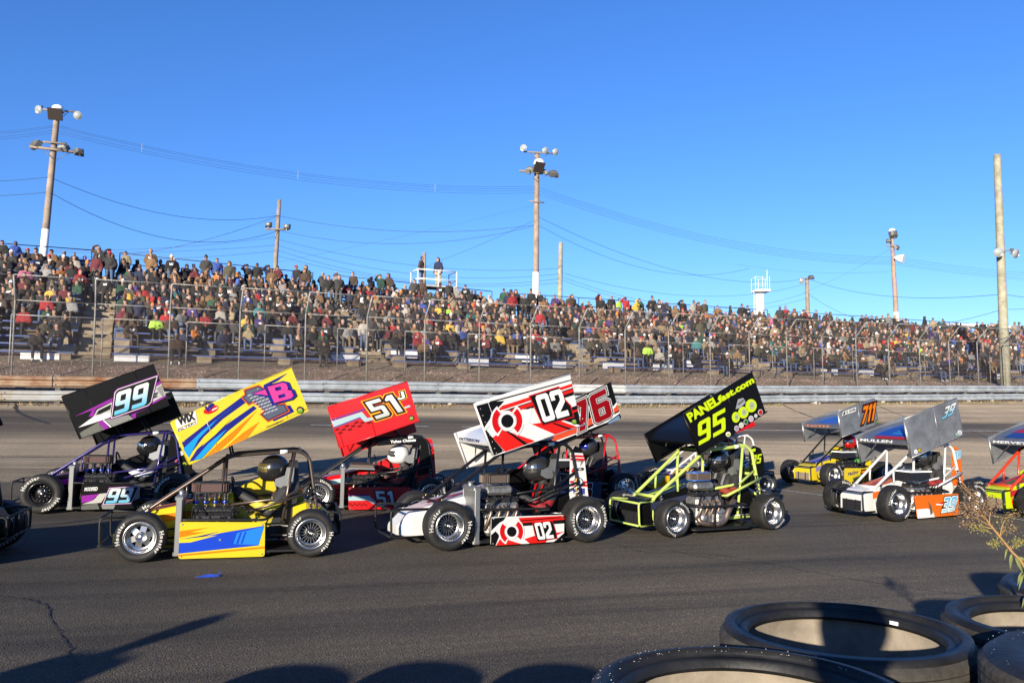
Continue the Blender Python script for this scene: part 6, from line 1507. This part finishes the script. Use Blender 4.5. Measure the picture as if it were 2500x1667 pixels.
BR = [([(2425, 1290), (2385, 1283), (2350, 1280)], 0), ([(2420, 1285), (2375, 1260), (2335, 1250)], 0), ([(2400, 1262), (2365, 1243), (2335, 1238)], 0), ([(2395, 1250), (2375, 1215), (2345, 1182)], 0), ([(2400, 1265), (2385, 1225), (2378, 1200)], 0), ([(2410, 1275), (2400, 1240), (2418, 1205)], 0), ([(2415, 1280), (2420, 1245), (2445, 1222)], 0),
      ([(2440, 1312), (2450, 1275), (2470, 1255), (2495, 1250)], .4), ([(2440, 1310), (2455, 1292), (2478, 1290)], .3), ([(2450, 1322), (2430, 1323), (2428, 1330)], 1), ([(2418, 1300), (2395, 1290), (2380, 1285)], .8), ([(2465, 1345), (2480, 1325), (2500, 1320)], 1), ([(2405, 1268), (2390, 1248), (2400, 1228)], 0), ([(2398, 1255), (2372, 1240), (2360, 1225)], 0)]
for pts, green in BR:
    dy = pr_.uniform(-.06, .06); P = curve3([pp(a, b, dy * i / len(pts)) for i, (a, b) in enumerate(pts)], 6); m = MB(); m.tube(P, [.0022 * (1 - .6 * i / len(P)) for i in range(len(P))], 5); bo = m.build('branch', stem, pl)
    m = MB()
    for i in range(190):
        k = pr_.uniform(.25, 1.0) ** .8; c = P[min(len(P) - 1, int(k * (len(P) - 1)))] + V(pr_.gauss(0, .009), pr_.gauss(0, .012), pr_.gauss(0, .008)); r = pr_.uniform(.0018, .0042)
        a, b = unit(V(pr_.gauss(0, 1), pr_.gauss(0, 1), pr_.gauss(0, 1))), unit(V(pr_.gauss(0, 1), pr_.gauss(0, 1), pr_.gauss(0, 1)))
        m.add([c + a * r, c + b * r, c - a * r * .8, c - b * r], [(0, 1, 2), (0, 2, 3)], 0, False, pr_.choice(seedg if pr_.random() < green else seedc))
    obj('seed_head', m.mesh('seed_head', fl_m), bo, kind='stuff')
def leaf(px, py, dx, dz, L, w_):
    L *= .7; w_ *= .6
    c = pp(px, py); d = unit(V(dx, pr_.uniform(-.4, .2), dz)); s = unit(np.cross(d, V(0, -1, .3))); P = []
    prof_ = [(0, .05), (.25, .8), (.5, 1), (.75, .65), (1, .02)]
    for u, q in prof_: mid = c + d * L * u - V(0, 0, .02 * u * u); P += [mid - s * w_ * q / 2, mid + V(0, -.004, -.003) * q, mid + s * w_ * q / 2]
    m = MB(); m.add(P, [f for i in range(4) for f in ((3 * i, 3 * i + 1, 3 * i + 4, 3 * i + 3), (3 * i + 1, 3 * i + 2, 3 * i + 5, 3 * i + 4))], 0, True); m.build('leaf', leafm, pl)
for a in ((2470, 1350, -.1, -1, .05, .02), (2478, 1360, .5, -.7, .06, .022), (2495, 1395, -.7, -.6, .05, .014), (2500, 1400, -.8, -.9, .06, .014), (2482, 1362, .9, .1, .06, .02), (2502, 1390, .3, -1, .05, .02), (2496, 1330, .8, .3, .07, .012), (2510, 1450, -.6, -.5, .05, .015), (2460, 1338, -.4, -.3, .04, .012)): leaf(*a)
# torn blue film on the asphalt
t_, n_ = gnd_px(500, 1412); c0 = TN(t_, n_, track_z(t_, n_) + .004); m = MB(); P = []
for i in range(9):
    u = i / 8; a = c0 + V(-.10 + .20 * u, .01 + .05 * u * u, .0) ; hh_ = .010 + .05 * math.sin(math.pi * min(1, u * 1.05)) * (.5 + .5 * u); P += [a - c0, a - c0 + V(.02 * u, .03 + .01 * math.sin(u * 6), hh_ * (.3 + .4 * u))]
m.add(P, [(2 * i, 2 * i + 1, 2 * i + 3, 2 * i + 2) for i in range(8)], 0, True); m.plate([(.09, .05, .01), (.12, .07, .03), (.135, .06, .055), (.12, .05, .03)], (0, .003, 0)); obj('plastic_film', m.mesh('plastic_film', M('blue_film', (.02, .05, .30), .25)), None, c0, label='torn strip of blue plastic film lying on the asphalt', cat='litter')
# the photographer and a bystander, standing behind the tyre wall out of view; their shadows fall into the picture
def stander(x, y, yaw, hands, lab, cols, sc=1.0, dz=0.):
    p = person_proto('stand', 'cap', hands, .02, .03, .02, .5); pal = np.array(cols); g0 = track_z(*(lambda q: (q @ D_, q @ N_))(V(x, y, 0)))
    return obj('person', mesh_from(p['v'] * sc, p['t'], pal[p['tag0']], 'person', cm), None, (x, y, g0 + dz), yaw, label=lab, cat='person')
cols = [(.03, .04, .08), (.09, .15, .28), SK[0], (.02, .02, .02), (.03, .03, .03), (.03, .02, .015), (.01, .01, .01), (.5, .5, .5)]
stander(-.07, -.30, math.pi + .1, 4, 'photographer in a navy jacket standing behind the tyre wall', cols, 1.12)
stander(-4.85, -.35, math.pi - .3, 4, 'bystander in a navy jacket farther along behind the low tyre row', cols, 1.06)
